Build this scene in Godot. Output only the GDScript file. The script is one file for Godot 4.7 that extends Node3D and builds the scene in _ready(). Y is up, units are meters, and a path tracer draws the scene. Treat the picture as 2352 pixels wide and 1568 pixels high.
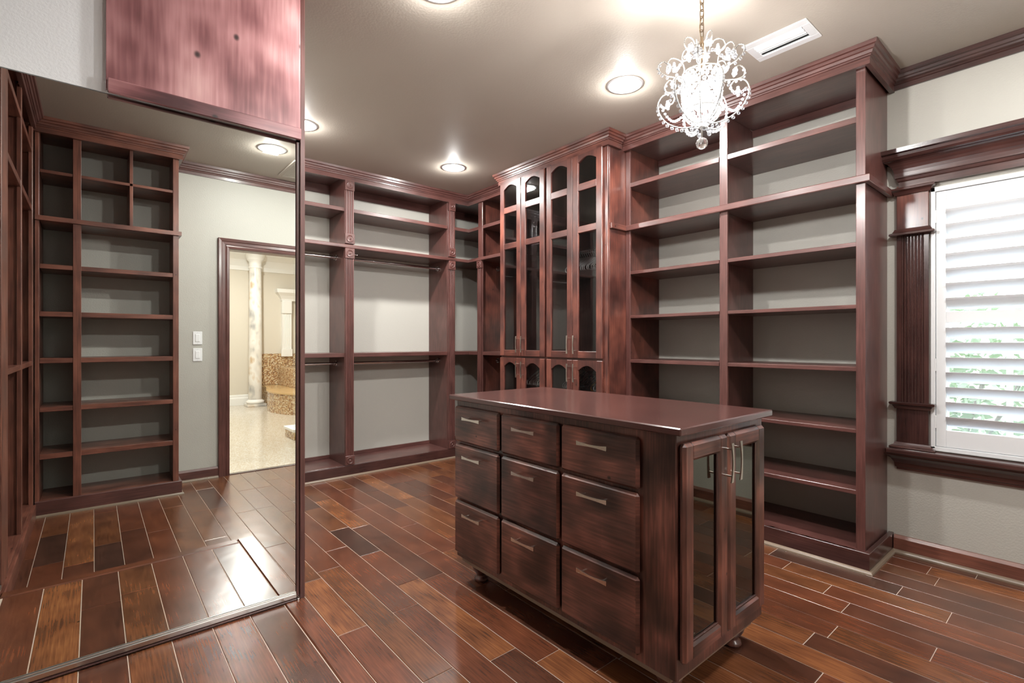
extends Node3D
# Walk-in closet with dark stained cabinetry, a drawer island, mirrored alcove and a shuttered window.
# World: x runs towards the window wall, -z towards the hanging wall, y up, metres; the camera stands above the origin.

const CEIL := 2.81
const WALL_R := 3.625
const WALL_B := -4.845
const WALL_F := 0.72
const MIRROR_Z := -2.24
const STEP := 0.125

var rng := RandomNumberGenerator.new()
var S: SurfaceTool
var O := Vector3.ZERO
var used := {}
var M := {}

# ------------------------------------------------------------------ naming
func numbered(parent: Node, called: String) -> String:
	var key := str(parent.get_instance_id()) + called
	var n: int = used.get(key, 0)
	used[key] = n + 1
	return called if n == 0 else "%s_%03d" % [called, n]

func tag(o: Node, label: String, category: String, group := "", kind := "") -> Node:
	o.set_meta("label", label)
	o.set_meta("category", category)
	if group != "": o.set_meta("group", group)
	if kind != "": o.set_meta("kind", kind)
	return o

func thing(called: String, label: String, category: String, at := Vector3.ZERO, group := "") -> Node3D:
	var o := Node3D.new()
	o.name = numbered(self, called)
	add_child(o)
	o.position = at
	O = at
	tag(o, label, category, group)
	return o

func structure(called: String, label: String, category: String) -> Node3D:
	var o := thing(called, label, category)
	o.set_meta("kind", "structure")
	return o

func begin() -> void:
	S = SurfaceTool.new()
	S.begin(Mesh.PRIMITIVE_TRIANGLES)

func done(called: String, mat: Material, parent: Node = self) -> MeshInstance3D:
	S.set_material(mat)
	var o := MeshInstance3D.new()
	o.mesh = S.commit()
	o.name = numbered(parent, called)
	parent.add_child(o)
	return o

func put(called: String, mesh: Mesh, parent: Node, xf: Transform3D) -> MeshInstance3D:
	var o := MeshInstance3D.new()
	o.mesh = mesh
	o.name = numbered(parent, called)
	parent.add_child(o)
	o.transform = xf
	return o

func copy(src: Node3D, label: String, at: Vector3) -> Node3D:
	var c: Node3D = src.duplicate()
	var base := String(src.name)
	if base.length() > 4 and base[base.length() - 4] == "_" and base.right(3).is_valid_int():
		base = base.left(base.length() - 4)
	c.name = numbered(self, base)
	add_child(c)
	c.position = at
	c.set_meta("label", label)
	return c

# ------------------------------------------------------------------ shapes
func tri(a: Vector3, b: Vector3, c: Vector3, n: Vector3, ua: Vector2, ub: Vector2, uc: Vector2) -> void:
	if (b - a).cross(c - a).dot(n) > 0.0:
		var t := b; b = c; c = t
		var u := ub; ub = uc; uc = u
	S.set_normal(n); S.set_uv(ua); S.add_vertex(a - O)
	S.set_normal(n); S.set_uv(ub); S.add_vertex(b - O)
	S.set_normal(n); S.set_uv(uc); S.add_vertex(c - O)

func quad(a: Vector3, b: Vector3, c: Vector3, d: Vector3, n: Vector3, ua: Vector2, ub: Vector2, uc: Vector2, ud: Vector2) -> void:
	tri(a, b, c, n, ua, ub, uc)
	tri(a, c, d, n, ua, uc, ud)

func uv_at(p: Vector3, ax: int, g: int, off: Vector2) -> Vector2:
	if ax == g:
		return Vector2(p[(ax + 1) % 3], p[(ax + 2) % 3]) + off
	return Vector2(p[g], p[3 - ax - g]) + off

func corner(lo: Vector3, hi: Vector3, sg: Vector3, ax: int, b: float) -> Vector3:
	var p := Vector3()
	for i in 3:
		p[i] = (hi[i] if sg[i] > 0 else lo[i]) - (0.0 if i == ax else sg[i] * b)
	return p

# a box between two corners, grain along axis g, edges eased by b
func cbox(lo: Vector3, hi: Vector3, g := 1, b := 0.002) -> void:
	var off := Vector2(rng.randf() * 9.0, rng.randf() * 9.0)
	for ax in 3:
		var a1 := (ax + 1) % 3
		var a2 := (ax + 2) % 3
		for s in [-1.0, 1.0]:
			var pts: Array[Vector3] = []
			for q in [[-1, -1], [1, -1], [1, 1], [-1, 1]]:
				var sg := Vector3()
				sg[ax] = s; sg[a1] = q[0]; sg[a2] = q[1]
				pts.append(corner(lo, hi, sg, ax, b))
			var n := Vector3()
			n[ax] = s
			quad(pts[0], pts[1], pts[2], pts[3], n, uv_at(pts[0], ax, g, off), uv_at(pts[1], ax, g, off), uv_at(pts[2], ax, g, off), uv_at(pts[3], ax, g, off))
	if b <= 0.0:
		return
	for c in 3:
		var a := (c + 1) % 3
		var d := (c + 2) % 3
		for sa in [-1.0, 1.0]:
			for sd in [-1.0, 1.0]:
				var s0 := Vector3(); s0[a] = sa; s0[d] = sd; s0[c] = -1
				var s1 := s0; s1[c] = 1
				var n := Vector3(); n[a] = sa; n[d] = sd
				n = n.normalized()
				var p0 := corner(lo, hi, s0, a, b)
				var p1 := corner(lo, hi, s1, a, b)
				var p2 := corner(lo, hi, s1, d, b)
				var p3 := corner(lo, hi, s0, d, b)
				quad(p0, p1, p2, p3, n, uv_at(p0, a, g, off), uv_at(p1, a, g, off), uv_at(p2, a, g, off), uv_at(p3, a, g, off))
	for sx in [-1.0, 1.0]:
		for sy in [-1.0, 1.0]:
			for sz in [-1.0, 1.0]:
				var sg := Vector3(sx, sy, sz)
				var p0 := corner(lo, hi, sg, 0, b)
				var p1 := corner(lo, hi, sg, 1, b)
				var p2 := corner(lo, hi, sg, 2, b)
				tri(p0, p1, p2, sg.normalized(), uv_at(p0, 0, g, off), uv_at(p1, 0, g, off), uv_at(p2, 0, g, off))

func board(called: String, lo: Vector3, hi: Vector3, mat: Material, parent: Node, g := 1, b := 0.002) -> MeshInstance3D:
	begin()
	cbox(lo, hi, g, b)
	return done(called, mat, parent)

# a flat outline (x, y in ux, uy) given depth along dv
func prism(poly: PackedVector2Array, org: Vector3, ux: Vector3, uy: Vector3, dv: Vector3) -> void:
	var off := Vector2(rng.randf() * 9.0, rng.randf() * 9.0)
	var n := dv.normalized()
	var idx := Geometry2D.triangulate_polygon(poly)
	for k in range(0, idx.size(), 3):
		var q := [poly[idx[k]], poly[idx[k + 1]], poly[idx[k + 2]]]
		var w: Array[Vector3] = []
		var t: Array[Vector2] = []
		for p in q:
			w.append(org + ux * p.x + uy * p.y)
			t.append(Vector2(p.y, p.x) + off)
		tri(w[0], w[1], w[2], -n, t[0], t[1], t[2])
		tri(w[0] + dv, w[1] + dv, w[2] + dv, n, t[0], t[1], t[2])
	var cw := Geometry2D.is_polygon_clockwise(poly)
	var v := 0.0
	for k in poly.size():
		var p := poly[k]
		var r := poly[(k + 1) % poly.size()]
		var e := r - p
		var m2 := Vector2(e.y, -e.x).normalized()
		if cw: m2 = -m2
		var m := (ux * m2.x + uy * m2.y).normalized()
		var a := org + ux * p.x + uy * p.y
		var c := org + ux * r.x + uy * r.y
		var l := dv.length()
		var v1 := v + e.length()
		quad(a, c, c + dv, a + dv, m, Vector2(0, v) + off, Vector2(0, v1) + off, Vector2(l, v1) + off, Vector2(l, v) + off)
		v = v1

# a moulding: profile (out, along up) carried along a path with mitred corners; solid lies on the left of the profile
func sweep(path: Array, up: Vector3, side: float, prof: Array, caps := true) -> void:
	var n := path.size()
	var offs: Array[Vector3] = []
	for i in n:
		var nn := Vector3.ZERO
		if i > 0 and i < n - 1:
			var a: Vector3 = (path[i] - path[i - 1]).normalized().cross(up) * side
			var b: Vector3 = (path[i + 1] - path[i]).normalized().cross(up) * side
			nn = (a + b) / (1.0 + a.dot(b))
		elif i == 0:
			nn = (path[1] - path[0]).normalized().cross(up) * side
		else:
			nn = (path[n - 1] - path[n - 2]).normalized().cross(up) * side
		offs.append(nn)
	var off := Vector2(rng.randf() * 9.0, rng.randf() * 9.0)
	var run := 0.0
	for i in n - 1:
		var p0: Vector3 = path[i]
		var p1: Vector3 = path[i + 1]
		var dir := (p1 - p0).normalized()
		var out := dir.cross(up) * side
		var len := p0.distance_to(p1)
		var v := 0.0
		for k in prof.size() - 1:
			var q0: Vector2 = prof[k]
			var q1: Vector2 = prof[k + 1]
			var e := q1 - q0
			var nrm := (out * e.y - up * e.x).normalized()
			var a := p0 + offs[i] * q0.x + up * q0.y
			var b := p1 + offs[i + 1] * q0.x + up * q0.y
			var c := p1 + offs[i + 1] * q1.x + up * q1.y
			var d := p0 + offs[i] * q1.x + up * q1.y
			quad(a, b, c, d, nrm, off + Vector2(run, v), off + Vector2(run + len, v), off + Vector2(run + len, v + e.length()), off + Vector2(run, v + e.length()))
			v += e.length()
		run += len
	if caps:
		var poly := PackedVector2Array(prof)
		var idx := Geometry2D.triangulate_polygon(poly)
		for s in [0, n - 1]:
			var nrm: Vector3 = (path[0] - path[1]).normalized() if s == 0 else (path[n - 1] - path[n - 2]).normalized()
			for k in range(0, idx.size(), 3):
				var w: Array[Vector3] = []
				for j in 3:
					var q: Vector2 = poly[idx[k + j]]
					w.append(path[s] + offs[s] * q.x + up * q.y)
				tri(w[0], w[1], w[2], nrm, Vector2.ZERO, Vector2(0.1, 0), Vector2(0, 0.1))

func smooth_quad(p: Array, n: Array, u: Array) -> void:
	var avg: Vector3 = n[0] + n[1] + n[2] + n[3]
	for t in [[0, 1, 2], [0, 2, 3]]:
		var i: int = t[0]; var j: int = t[1]; var k: int = t[2]
		if (p[j] - p[i]).cross(p[k] - p[i]).dot(avg) > 0.0:
			var x := j; j = k; k = x
		for q in [i, j, k]:
			S.set_normal(n[q]); S.set_uv(u[q]); S.add_vertex(p[q] - O)

# turned shape: profile (radius, height) about an axis through c
func lathe(c: Vector3, prof: Array, seg := 20, soft := true, basis := Basis.IDENTITY) -> void:
	var m := prof.size()
	var ns: Array[Vector2] = []
	for k in m - 1:
		var e: Vector2 = prof[k + 1] - prof[k]
		ns.append(Vector2(e.y, -e.x).normalized())
	for k in m - 1:
		var n0 := ns[k]
		var n1 := ns[k]
		if soft:
			if k > 0: n0 = (ns[k] + ns[k - 1]).normalized()
			if k < m - 2: n1 = (ns[k] + ns[k + 1]).normalized()
		var q0: Vector2 = prof[k]
		var q1: Vector2 = prof[k + 1]
		for i in seg:
			var a0 := TAU * i / seg
			var a1 := TAU * (i + 1) / seg
			var d0 := Vector3(cos(a0), 0, sin(a0))
			var d1 := Vector3(cos(a1), 0, sin(a1))
			var P := [c + basis * (d0 * q0.x + Vector3.UP * q0.y), c + basis * (d1 * q0.x + Vector3.UP * q0.y), c + basis * (d1 * q1.x + Vector3.UP * q1.y), c + basis * (d0 * q1.x + Vector3.UP * q1.y)]
			var N := [basis * (d0 * n0.x + Vector3.UP * n0.y), basis * (d1 * n0.x + Vector3.UP * n0.y), basis * (d1 * n1.x + Vector3.UP * n1.y), basis * (d0 * n1.x + Vector3.UP * n1.y)]
			var U := [Vector2(q0.y, a0 * 0.1), Vector2(q0.y, a1 * 0.1), Vector2(q1.y, a1 * 0.1), Vector2(q1.y, a0 * 0.1)]
			smooth_quad(P, N, U)

func ball(c: Vector3, r: float, seg := 10, squash := 1.0) -> void:
	var prof := []
	var rows := maxi(4, seg / 2)
	for k in rows + 1:
		var t := -PI / 2 + PI * k / rows
		prof.append(Vector2(maxf(cos(t) * r, 0.00001), sin(t) * r * squash))
	lathe(c, prof, seg)

func tube(pts: Array, r: float, seg := 8, closed := false) -> void:
	var n := pts.size()
	var side := Vector3.ZERO
	var rings := []
	for i in n:
		var d: Vector3
		if closed:
			d = (pts[(i + 1) % n] - pts[(i - 1 + n) % n]).normalized()
		else:
			d = (pts[mini(i + 1, n - 1)] - pts[maxi(i - 1, 0)]).normalized()
		if side == Vector3.ZERO:
			side = d.cross(Vector3.UP if absf(d.y) < 0.9 else Vector3.RIGHT).normalized()
		side = (side - d * side.dot(d)).normalized()
		var up := d.cross(side)
		var ring := []
		for k in seg:
			var a := TAU * k / seg
			ring.append((side * cos(a) + up * sin(a)))
		rings.append(ring)
	for i in (n if closed else n - 1):
		var j := (i + 1) % n
		for k in seg:
			var l := (k + 1) % seg
			smooth_quad([pts[i] + rings[i][k] * r, pts[i] + rings[i][l] * r, pts[j] + rings[j][l] * r, pts[j] + rings[j][k] * r], [rings[i][k], rings[i][l], rings[j][l], rings[j][k]], [Vector2(0, 0), Vector2(0, 0.02), Vector2(0.02, 0.02), Vector2(0.02, 0)])
	if not closed:
		for e in [0, n - 1]:
			var nrm: Vector3 = (pts[0] - pts[1]).normalized() if e == 0 else (pts[n - 1] - pts[n - 2]).normalized()
			for k in seg:
				tri(pts[e], pts[e] + rings[e][k] * r, pts[e] + rings[e][(k + 1) % seg] * r, nrm, Vector2.ZERO, Vector2.ZERO, Vector2.ZERO)

func spline(ctrl: Array, steps := 6) -> Array:
	var out := []
	var n := ctrl.size()
	for i in n - 1:
		var p0 = ctrl[maxi(i - 1, 0)]
		var p1 = ctrl[i]
		var p2 = ctrl[i + 1]
		var p3 = ctrl[mini(i + 2, n - 1)]
		for k in steps:
			var t := float(k) / steps
			out.append(p1.cubic_interpolate(p2, p0, p3, t))
	out.append(ctrl[n - 1])
	return out

# ------------------------------------------------------------------ surfaces
func noise_bytes(seed_: int, freq: float, w: int, h: int, sw: int, sh: int, octaves := 4) -> PackedByteArray:
	var f := FastNoiseLite.new()
	f.seed = seed_
	f.noise_type = FastNoiseLite.TYPE_SIMPLEX_SMOOTH
	f.frequency = freq
	f.fractal_octaves = octaves
	var im := f.get_seamless_image(sw, sh)
	im.convert(Image.FORMAT_L8)
	im.resize(w, h, Image.INTERPOLATE_CUBIC)
	return im.get_data()

func ramp(cols: Array) -> PackedByteArray:
	var out := PackedByteArray()
	out.resize(768)
	var n := cols.size() - 1
	for i in 256:
		var t := i / 255.0 * n
		var k := mini(int(t), n - 1)
		var c: Color = (cols[k] as Color).lerp(cols[k + 1], t - k)
		out[i * 3] = c.r8; out[i * 3 + 1] = c.g8; out[i * 3 + 2] = c.b8
	return out

# wood grain running along u: fine streaks, slow blotches of stain, a few knots
func wood_image(seed_: int, cols: Array, blot: float, grain: float, knots := 0, w := 1024, h := 512) -> ImageTexture:
	var fine := noise_bytes(seed_, 0.11, w, h, w / 24, h, 4)
	var mid := noise_bytes(seed_ + 7, 0.02, w, h, w / 6, h / 2, 4)
	var slow := noise_bytes(seed_ + 13, 0.012, w, h, w / 4, h / 3, 3)
	var lut := ramp(cols)
	var out := PackedByteArray()
	out.resize(w * h * 3)
	var r := RandomNumberGenerator.new()
	r.seed = seed_
	var kn := []
	for k in knots:
		kn.append([r.randi_range(40, w - 40), r.randi_range(30, h - 30), r.randf_range(3, 7)])
	var g2 := int(grain * 256)
	var b2 := int(blot * 256)
	var m2 := int(blot * 130)
	for i in w * h:
		var v := 128 + (((fine[i] - 128) * g2 + (slow[i] - 128) * b2 + (mid[i] - 128) * m2) >> 8)
		v = clampi(v, 0, 255) * 3
		var o := i * 3
		out[o] = lut[v]; out[o + 1] = lut[v + 1]; out[o + 2] = lut[v + 2]
	for k in kn:
		var rad: float = k[2]
		for y in range(int(k[1] - rad * 2), int(k[1] + rad * 2)):
			for x in range(int(k[0] - rad * 3), int(k[0] + rad * 3)):
				if x < 0 or y < 0 or x >= w or y >= h: continue
				var d := Vector2((x - k[0]) / 1.7, y - k[1]).length() / rad
				if d < 1.0:
					var s := 0.35 + 0.65 * smoothstep(0.15, 1.0, d)
					var o: int = (y * w + x) * 3
					for c in 3: out[o + c] = int(out[o + c] * s)
	return ImageTexture.create_from_image(Image.create_from_data(w, h, false, Image.FORMAT_RGB8, out))

func grey_image(seed_: int, freq: float, w: int, h: int, sw: int, sh: int, octaves := 3) -> ImageTexture:
	return ImageTexture.create_from_image(Image.create_from_data(w, h, false, Image.FORMAT_L8, noise_bytes(seed_, freq, w, h, sw, sh, octaves)))

func mosaic_image(seed_: int, cols: Array, grout: Color, cell: int, n: int) -> ImageTexture:
	var r := RandomNumberGenerator.new()
	r.seed = seed_
	var im := Image.create(cell * n, cell * n, false, Image.FORMAT_RGB8)
	im.fill(grout)
	for y in n:
		for x in n:
			var c: Color = cols[r.randi() % cols.size()]
			im.fill_rect(Rect2i(x * cell + 1, y * cell + 1, cell - 2, cell - 2), c.lightened(r.randf() * 0.15))
	return ImageTexture.create_from_image(im)

func mat(col: Color, rough := 0.5, metal := 0.0) -> StandardMaterial3D:
	var m := StandardMaterial3D.new()
	m.albedo_color = col
	m.roughness = rough
	m.metallic = metal
	return m

func wood(tex: Texture2D, rough: float, scale := Vector2(0.8, 1.6), tint := Color.WHITE) -> StandardMaterial3D:
	var m := mat(tint, rough)
	m.albedo_texture = tex
	m.uv1_scale = Vector3(scale.x, scale.y, 1)
	m.clearcoat_enabled = true
	m.clearcoat = 0.45
	m.clearcoat_roughness = 0.22
	return m

func paint(col: Color, rough: float, bump: Texture2D, relief: float, scale: float) -> StandardMaterial3D:
	var m := mat(col, rough)
	m.uv1_triplanar = true
	m.uv1_world_triplanar = true
	m.uv1_scale = Vector3.ONE * scale
	m.heightmap_enabled = true
	m.heightmap_texture = bump
	m.heightmap_scale = relief
	return m

func make_materials() -> void:
	var reds := [Color8(50, 29, 26), Color8(76, 46, 42), Color8(100, 63, 58), Color8(130, 87, 80)]
	M.shelf = wood(wood_image(11, reds, 0.3, 0.4), 0.38)
	var knotty := [Color8(46, 26, 23), Color8(76, 43, 38), Color8(108, 62, 52), Color8(144, 86, 70)]
	M.knotty = wood(wood_image(23, knotty, 0.6, 0.3, 5), 0.36, Vector2(0.9, 1.4))
	var dark := [Color8(38, 23, 20), Color8(65, 40, 34), Color8(102, 63, 53), Color8(150, 92, 77)]
	M.island = wood(wood_image(37, dark, 0.75, 0.4, 4), 0.3, Vector2(0.9, 1.4))
	M.trim_dark = wood(wood_image(41, [Color8(36, 22, 21), Color8(56, 34, 32), Color8(74, 46, 42), Color8(94, 60, 54)], 0.35, 0.4), 0.27)
	M.island_top = wood(wood_image(43, [Color8(66, 42, 39), Color8(80, 52, 48), Color8(94, 62, 57)], 0.35, 0.2), 0.17, Vector2(0.7, 0.9))
	M.warm = wood(wood_image(53, [Color8(70, 40, 42), Color8(118, 74, 76), Color8(164, 116, 117), Color8(198, 156, 154)], 0.85, 0.25, 12), 0.36, Vector2(0.6, 0.9))
	M.orange = wood(wood_image(59, [Color8(56, 32, 27), Color8(94, 56, 46), Color8(130, 80, 65), Color8(156, 102, 84)], 0.45, 0.35, 3), 0.38)
	var scrape := grey_image(71, 0.03, 512, 256, 128, 64, 3)
	var tones := [
		[Color8(48, 28, 18), Color8(88, 52, 32), Color8(112, 68, 42), Color8(136, 88, 54)],
		[Color8(44, 26, 20), Color8(72, 42, 30), Color8(92, 54, 38), Color8(112, 68, 48)],
		[Color8(50, 28, 20), Color8(86, 48, 32), Color8(106, 60, 40), Color8(128, 76, 50)],
		[Color8(38, 26, 22), Color8(58, 38, 30), Color8(74, 48, 38), Color8(90, 60, 47)],
		[Color8(66, 38, 25), Color8(106, 64, 40), Color8(134, 84, 51), Color8(156, 104, 66)]]
	var planks := []
	for k in tones.size():
		var m := wood(wood_image(80 + k * 3, tones[k], 0.4, 0.5, 2), 0.27, Vector2(1.1, 2.0))
		m.heightmap_enabled = true
		m.heightmap_texture = scrape
		m.heightmap_scale = 0.1
		planks.append(m)
	M.planks = planks
	var peel := grey_image(91, 0.06, 512, 512, 512, 512, 3)
	var knock := grey_image(97, 0.035, 512, 512, 512, 512, 4)
	M.wall = paint(Color8(182, 180, 172), 0.55, peel, 0.06, 2.4)
	M.ceiling = paint(Color8(176, 167, 156), 0.6, peel, 0.03, 2.0)
	M.soffit = paint(Color8(222, 223, 225), 0.6, knock, 0.035, 4.5)
	M.grout = mat(Color8(176, 160, 146), 0.7)
	M.quarter = mat(Color8(124, 108, 92), 0.3)
	M.nickel = mat(Color8(226, 220, 210), 0.26, 1.0)
	M.chrome = mat(Color8(220, 220, 222), 0.12, 1.0)
	M.alu = mat(Color8(205, 203, 200), 0.3, 1.0)
	M.mirror = mat(Color8(232, 236, 232), 0.0, 1.0)
	M.tinted = mat(Color8(112, 114, 106), 0.02, 1.0)
	var glass := mat(Color(0.04, 0.05, 0.05, 0.26), 0.02)
	glass.transparency = BaseMaterial3D.TRANSPARENCY_ALPHA
	M.cabinet_glass = glass
	var clear := mat(Color(0.9, 0.97, 0.95, 0.06), 0.0)
	clear.transparency = BaseMaterial3D.TRANSPARENCY_ALPHA
	M.clear_glass = clear
	M.white_gloss = mat(Color8(222, 223, 225), 0.35)
	M.white_plastic = mat(Color8(240, 241, 242), 0.3)
	M.plastic_dark = mat(Color8(26, 30, 32), 0.25)
	M.plastic_teal = mat(Color8(52, 78, 82), 0.25)
	M.plastic_yellow = mat(Color8(196, 150, 60), 0.35)
	M.cavity = mat(Color8(40, 40, 40), 0.8)
	M.shadow_wood = mat(Color8(24, 12, 11), 0.5)
	var lamp := mat(Color.WHITE, 0.5)
	lamp.emission_enabled = true
	lamp.emission = Color(1.0, 0.99, 0.97)
	lamp.emission_energy_multiplier = 3.0
	M.lamp = lamp
	var bulb := lamp.duplicate()
	bulb.emission_energy_multiplier = 1.6
	M.bulb = bulb
	M.wire = mat(Color8(180, 177, 172), 0.3, 0.4)
	M.brass = mat(Color8(150, 132, 112), 0.3, 0.9)
	var crystal := mat(Color(0.55, 0.56, 0.58, 0.32), 0.03)
	crystal.transparency = BaseMaterial3D.TRANSPARENCY_ALPHA
	M.crystal = crystal
	var ballm := mat(Color(1, 1, 1, 0.05), 0.0)
	ballm.refraction_enabled = true
	ballm.refraction_scale = 0.05
	M.crystal_ball = ballm
	var marble := wood(wood_image(131, [Color8(170, 168, 166), Color8(226, 220, 212), Color8(238, 234, 228), Color8(206, 178, 146)], 0.9, 0.1), 0.15, Vector2(0.7, 1.2))
	M.marble = marble
	var tan := [Color8(196, 158, 110), Color8(170, 122, 74), Color8(146, 96, 56), Color8(212, 186, 144), Color8(120, 76, 44), Color8(222, 204, 172)]
	var mos := mat(Color.WHITE, 0.25)
	mos.albedo_texture = mosaic_image(5, tan, Color8(190, 170, 140), 16, 32)
	mos.uv1_triplanar = true
	mos.uv1_world_triplanar = true
	mos.uv1_scale = Vector3.ONE * 1.5
	M.mosaic = mos
	var pale := [Color8(196, 184, 164), Color8(186, 172, 150), Color8(204, 194, 178), Color8(178, 162, 138), Color8(210, 202, 188)]
	var mof := mos.duplicate()
	mof.albedo_texture = mosaic_image(6, pale, Color8(214, 204, 188), 16, 32)
	mof.roughness = 0.14
	mof.uv1_scale = Vector3.ONE * 2.2
	M.mosaic_floor = mof
	M.bath_wall = paint(Color8(222, 213, 198), 0.6, peel, 0.04, 2.4)
	M.bath_white = mat(Color8(244, 242, 238), 0.4)
	M.ledge = mat(Color8(206, 172, 122), 0.15)
	var leaf := mat(Color8(74, 88, 52), 0.5)
	leaf.backlight_enabled = true
	leaf.backlight = Color(0.3, 0.36, 0.2)
	M.leaf = leaf
	var leaf2 := leaf.duplicate()
	leaf2.albedo_color = Color8(88, 100, 66)
	M.leaf2 = leaf2
	M.bark = mat(Color8(96, 80, 62), 0.9)
	M.lawn = mat(Color8(84, 96, 62), 0.9)

# ------------------------------------------------------------------ scene
func _ready() -> void:
	rng.seed = 4711
	var cam := Camera3D.new()
	cam.name = "camera"
	add_child(cam)
	cam.position = Vector3(0, 1.235, 0)
	cam.rotation = Vector3(0, -deg_to_rad(40.12), 0)
	cam.fov = rad_to_deg(2.0 * atan(784.0 / 1142.0))
	cam.near = 0.02
	cam.far = 200.0
	cam.current = true

	var env := Environment.new()
	env.background_mode = Environment.BG_SKY
	var sky := Sky.new()
	var psm := ProceduralSkyMaterial.new()
	psm.sky_top_color = Color(0.84, 0.9, 0.97)
	psm.sky_horizon_color = Color(0.93, 0.96, 0.98)
	psm.ground_bottom_color = Color(0.5, 0.52, 0.45)
	psm.ground_horizon_color = Color(0.8, 0.84, 0.8)
	sky.sky_material = psm
	env.sky = sky
	env.background_energy_multiplier = SKY_ENERGY
	env.tonemap_mode = Environment.TONE_MAPPER_LINEAR
	env.tonemap_exposure = EXPOSURE
	env.sdfgi_enabled = true
	env.ssao_enabled = true
	env.ssil_enabled = true
	var we := WorldEnvironment.new()
	we.name = "world_environment"
	we.environment = env
	add_child(we)

	make_materials()
	room_shell()
	floors()
	step_platform()
	mirror_wall()
	tall_bookcase()
	display_cabinet()
	hanging_wardrobe()
	island()
	window_wall()
	entry_bookcase()
	alcove_unit()
	doorway_and_bathroom()
	chandelier()
	ceiling_fittings()
	switches()
	hangers()
	outside()

const SKY_ENERGY := 3.6
const EXPOSURE := 4.1
const SPOT_ENERGY := 0.8
const GLOW_ENERGY := 0.1
const CHANDELIER_ENERGY := 0.56
const BATH_ENERGY := 1.6
const DOWN := Vector3.DOWN

# crown moulding: (out from the wall face, height)
func crown_profile() -> Array:
	return [Vector2(0, 2.713), Vector2(0.012, 2.713), Vector2(0.014, 2.738), Vector2(0.02, 2.742), Vector2(0.02, 2.75), Vector2(0.03, 2.756), Vector2(0.032, 2.766), Vector2(0.04, 2.77), Vector2(0.043, 2.784), Vector2(0.053, 2.789), Vector2(0.055, CEIL), Vector2(0, CEIL)]

# crown over a cabinet front: a flat frieze under the stepped moulding
func cabinet_crown(path: Array, side: float, parent: Node, mat_: Material) -> void:
	begin()
	sweep(path, Vector3.UP, side, [Vector2(0, 2.705), Vector2(0.022, 2.705), Vector2(0.022, 2.742), Vector2(0.028, 2.744), Vector2(0.029, 2.752), Vector2(0.036, 2.754), Vector2(0.04, 2.768), Vector2(0.048, 2.772), Vector2(0.05, 2.786), Vector2(0.06, 2.79), Vector2(0.063, CEIL - 0.001), Vector2(0, CEIL - 0.001)])
	done("crown_moulding", mat_, parent)

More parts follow.
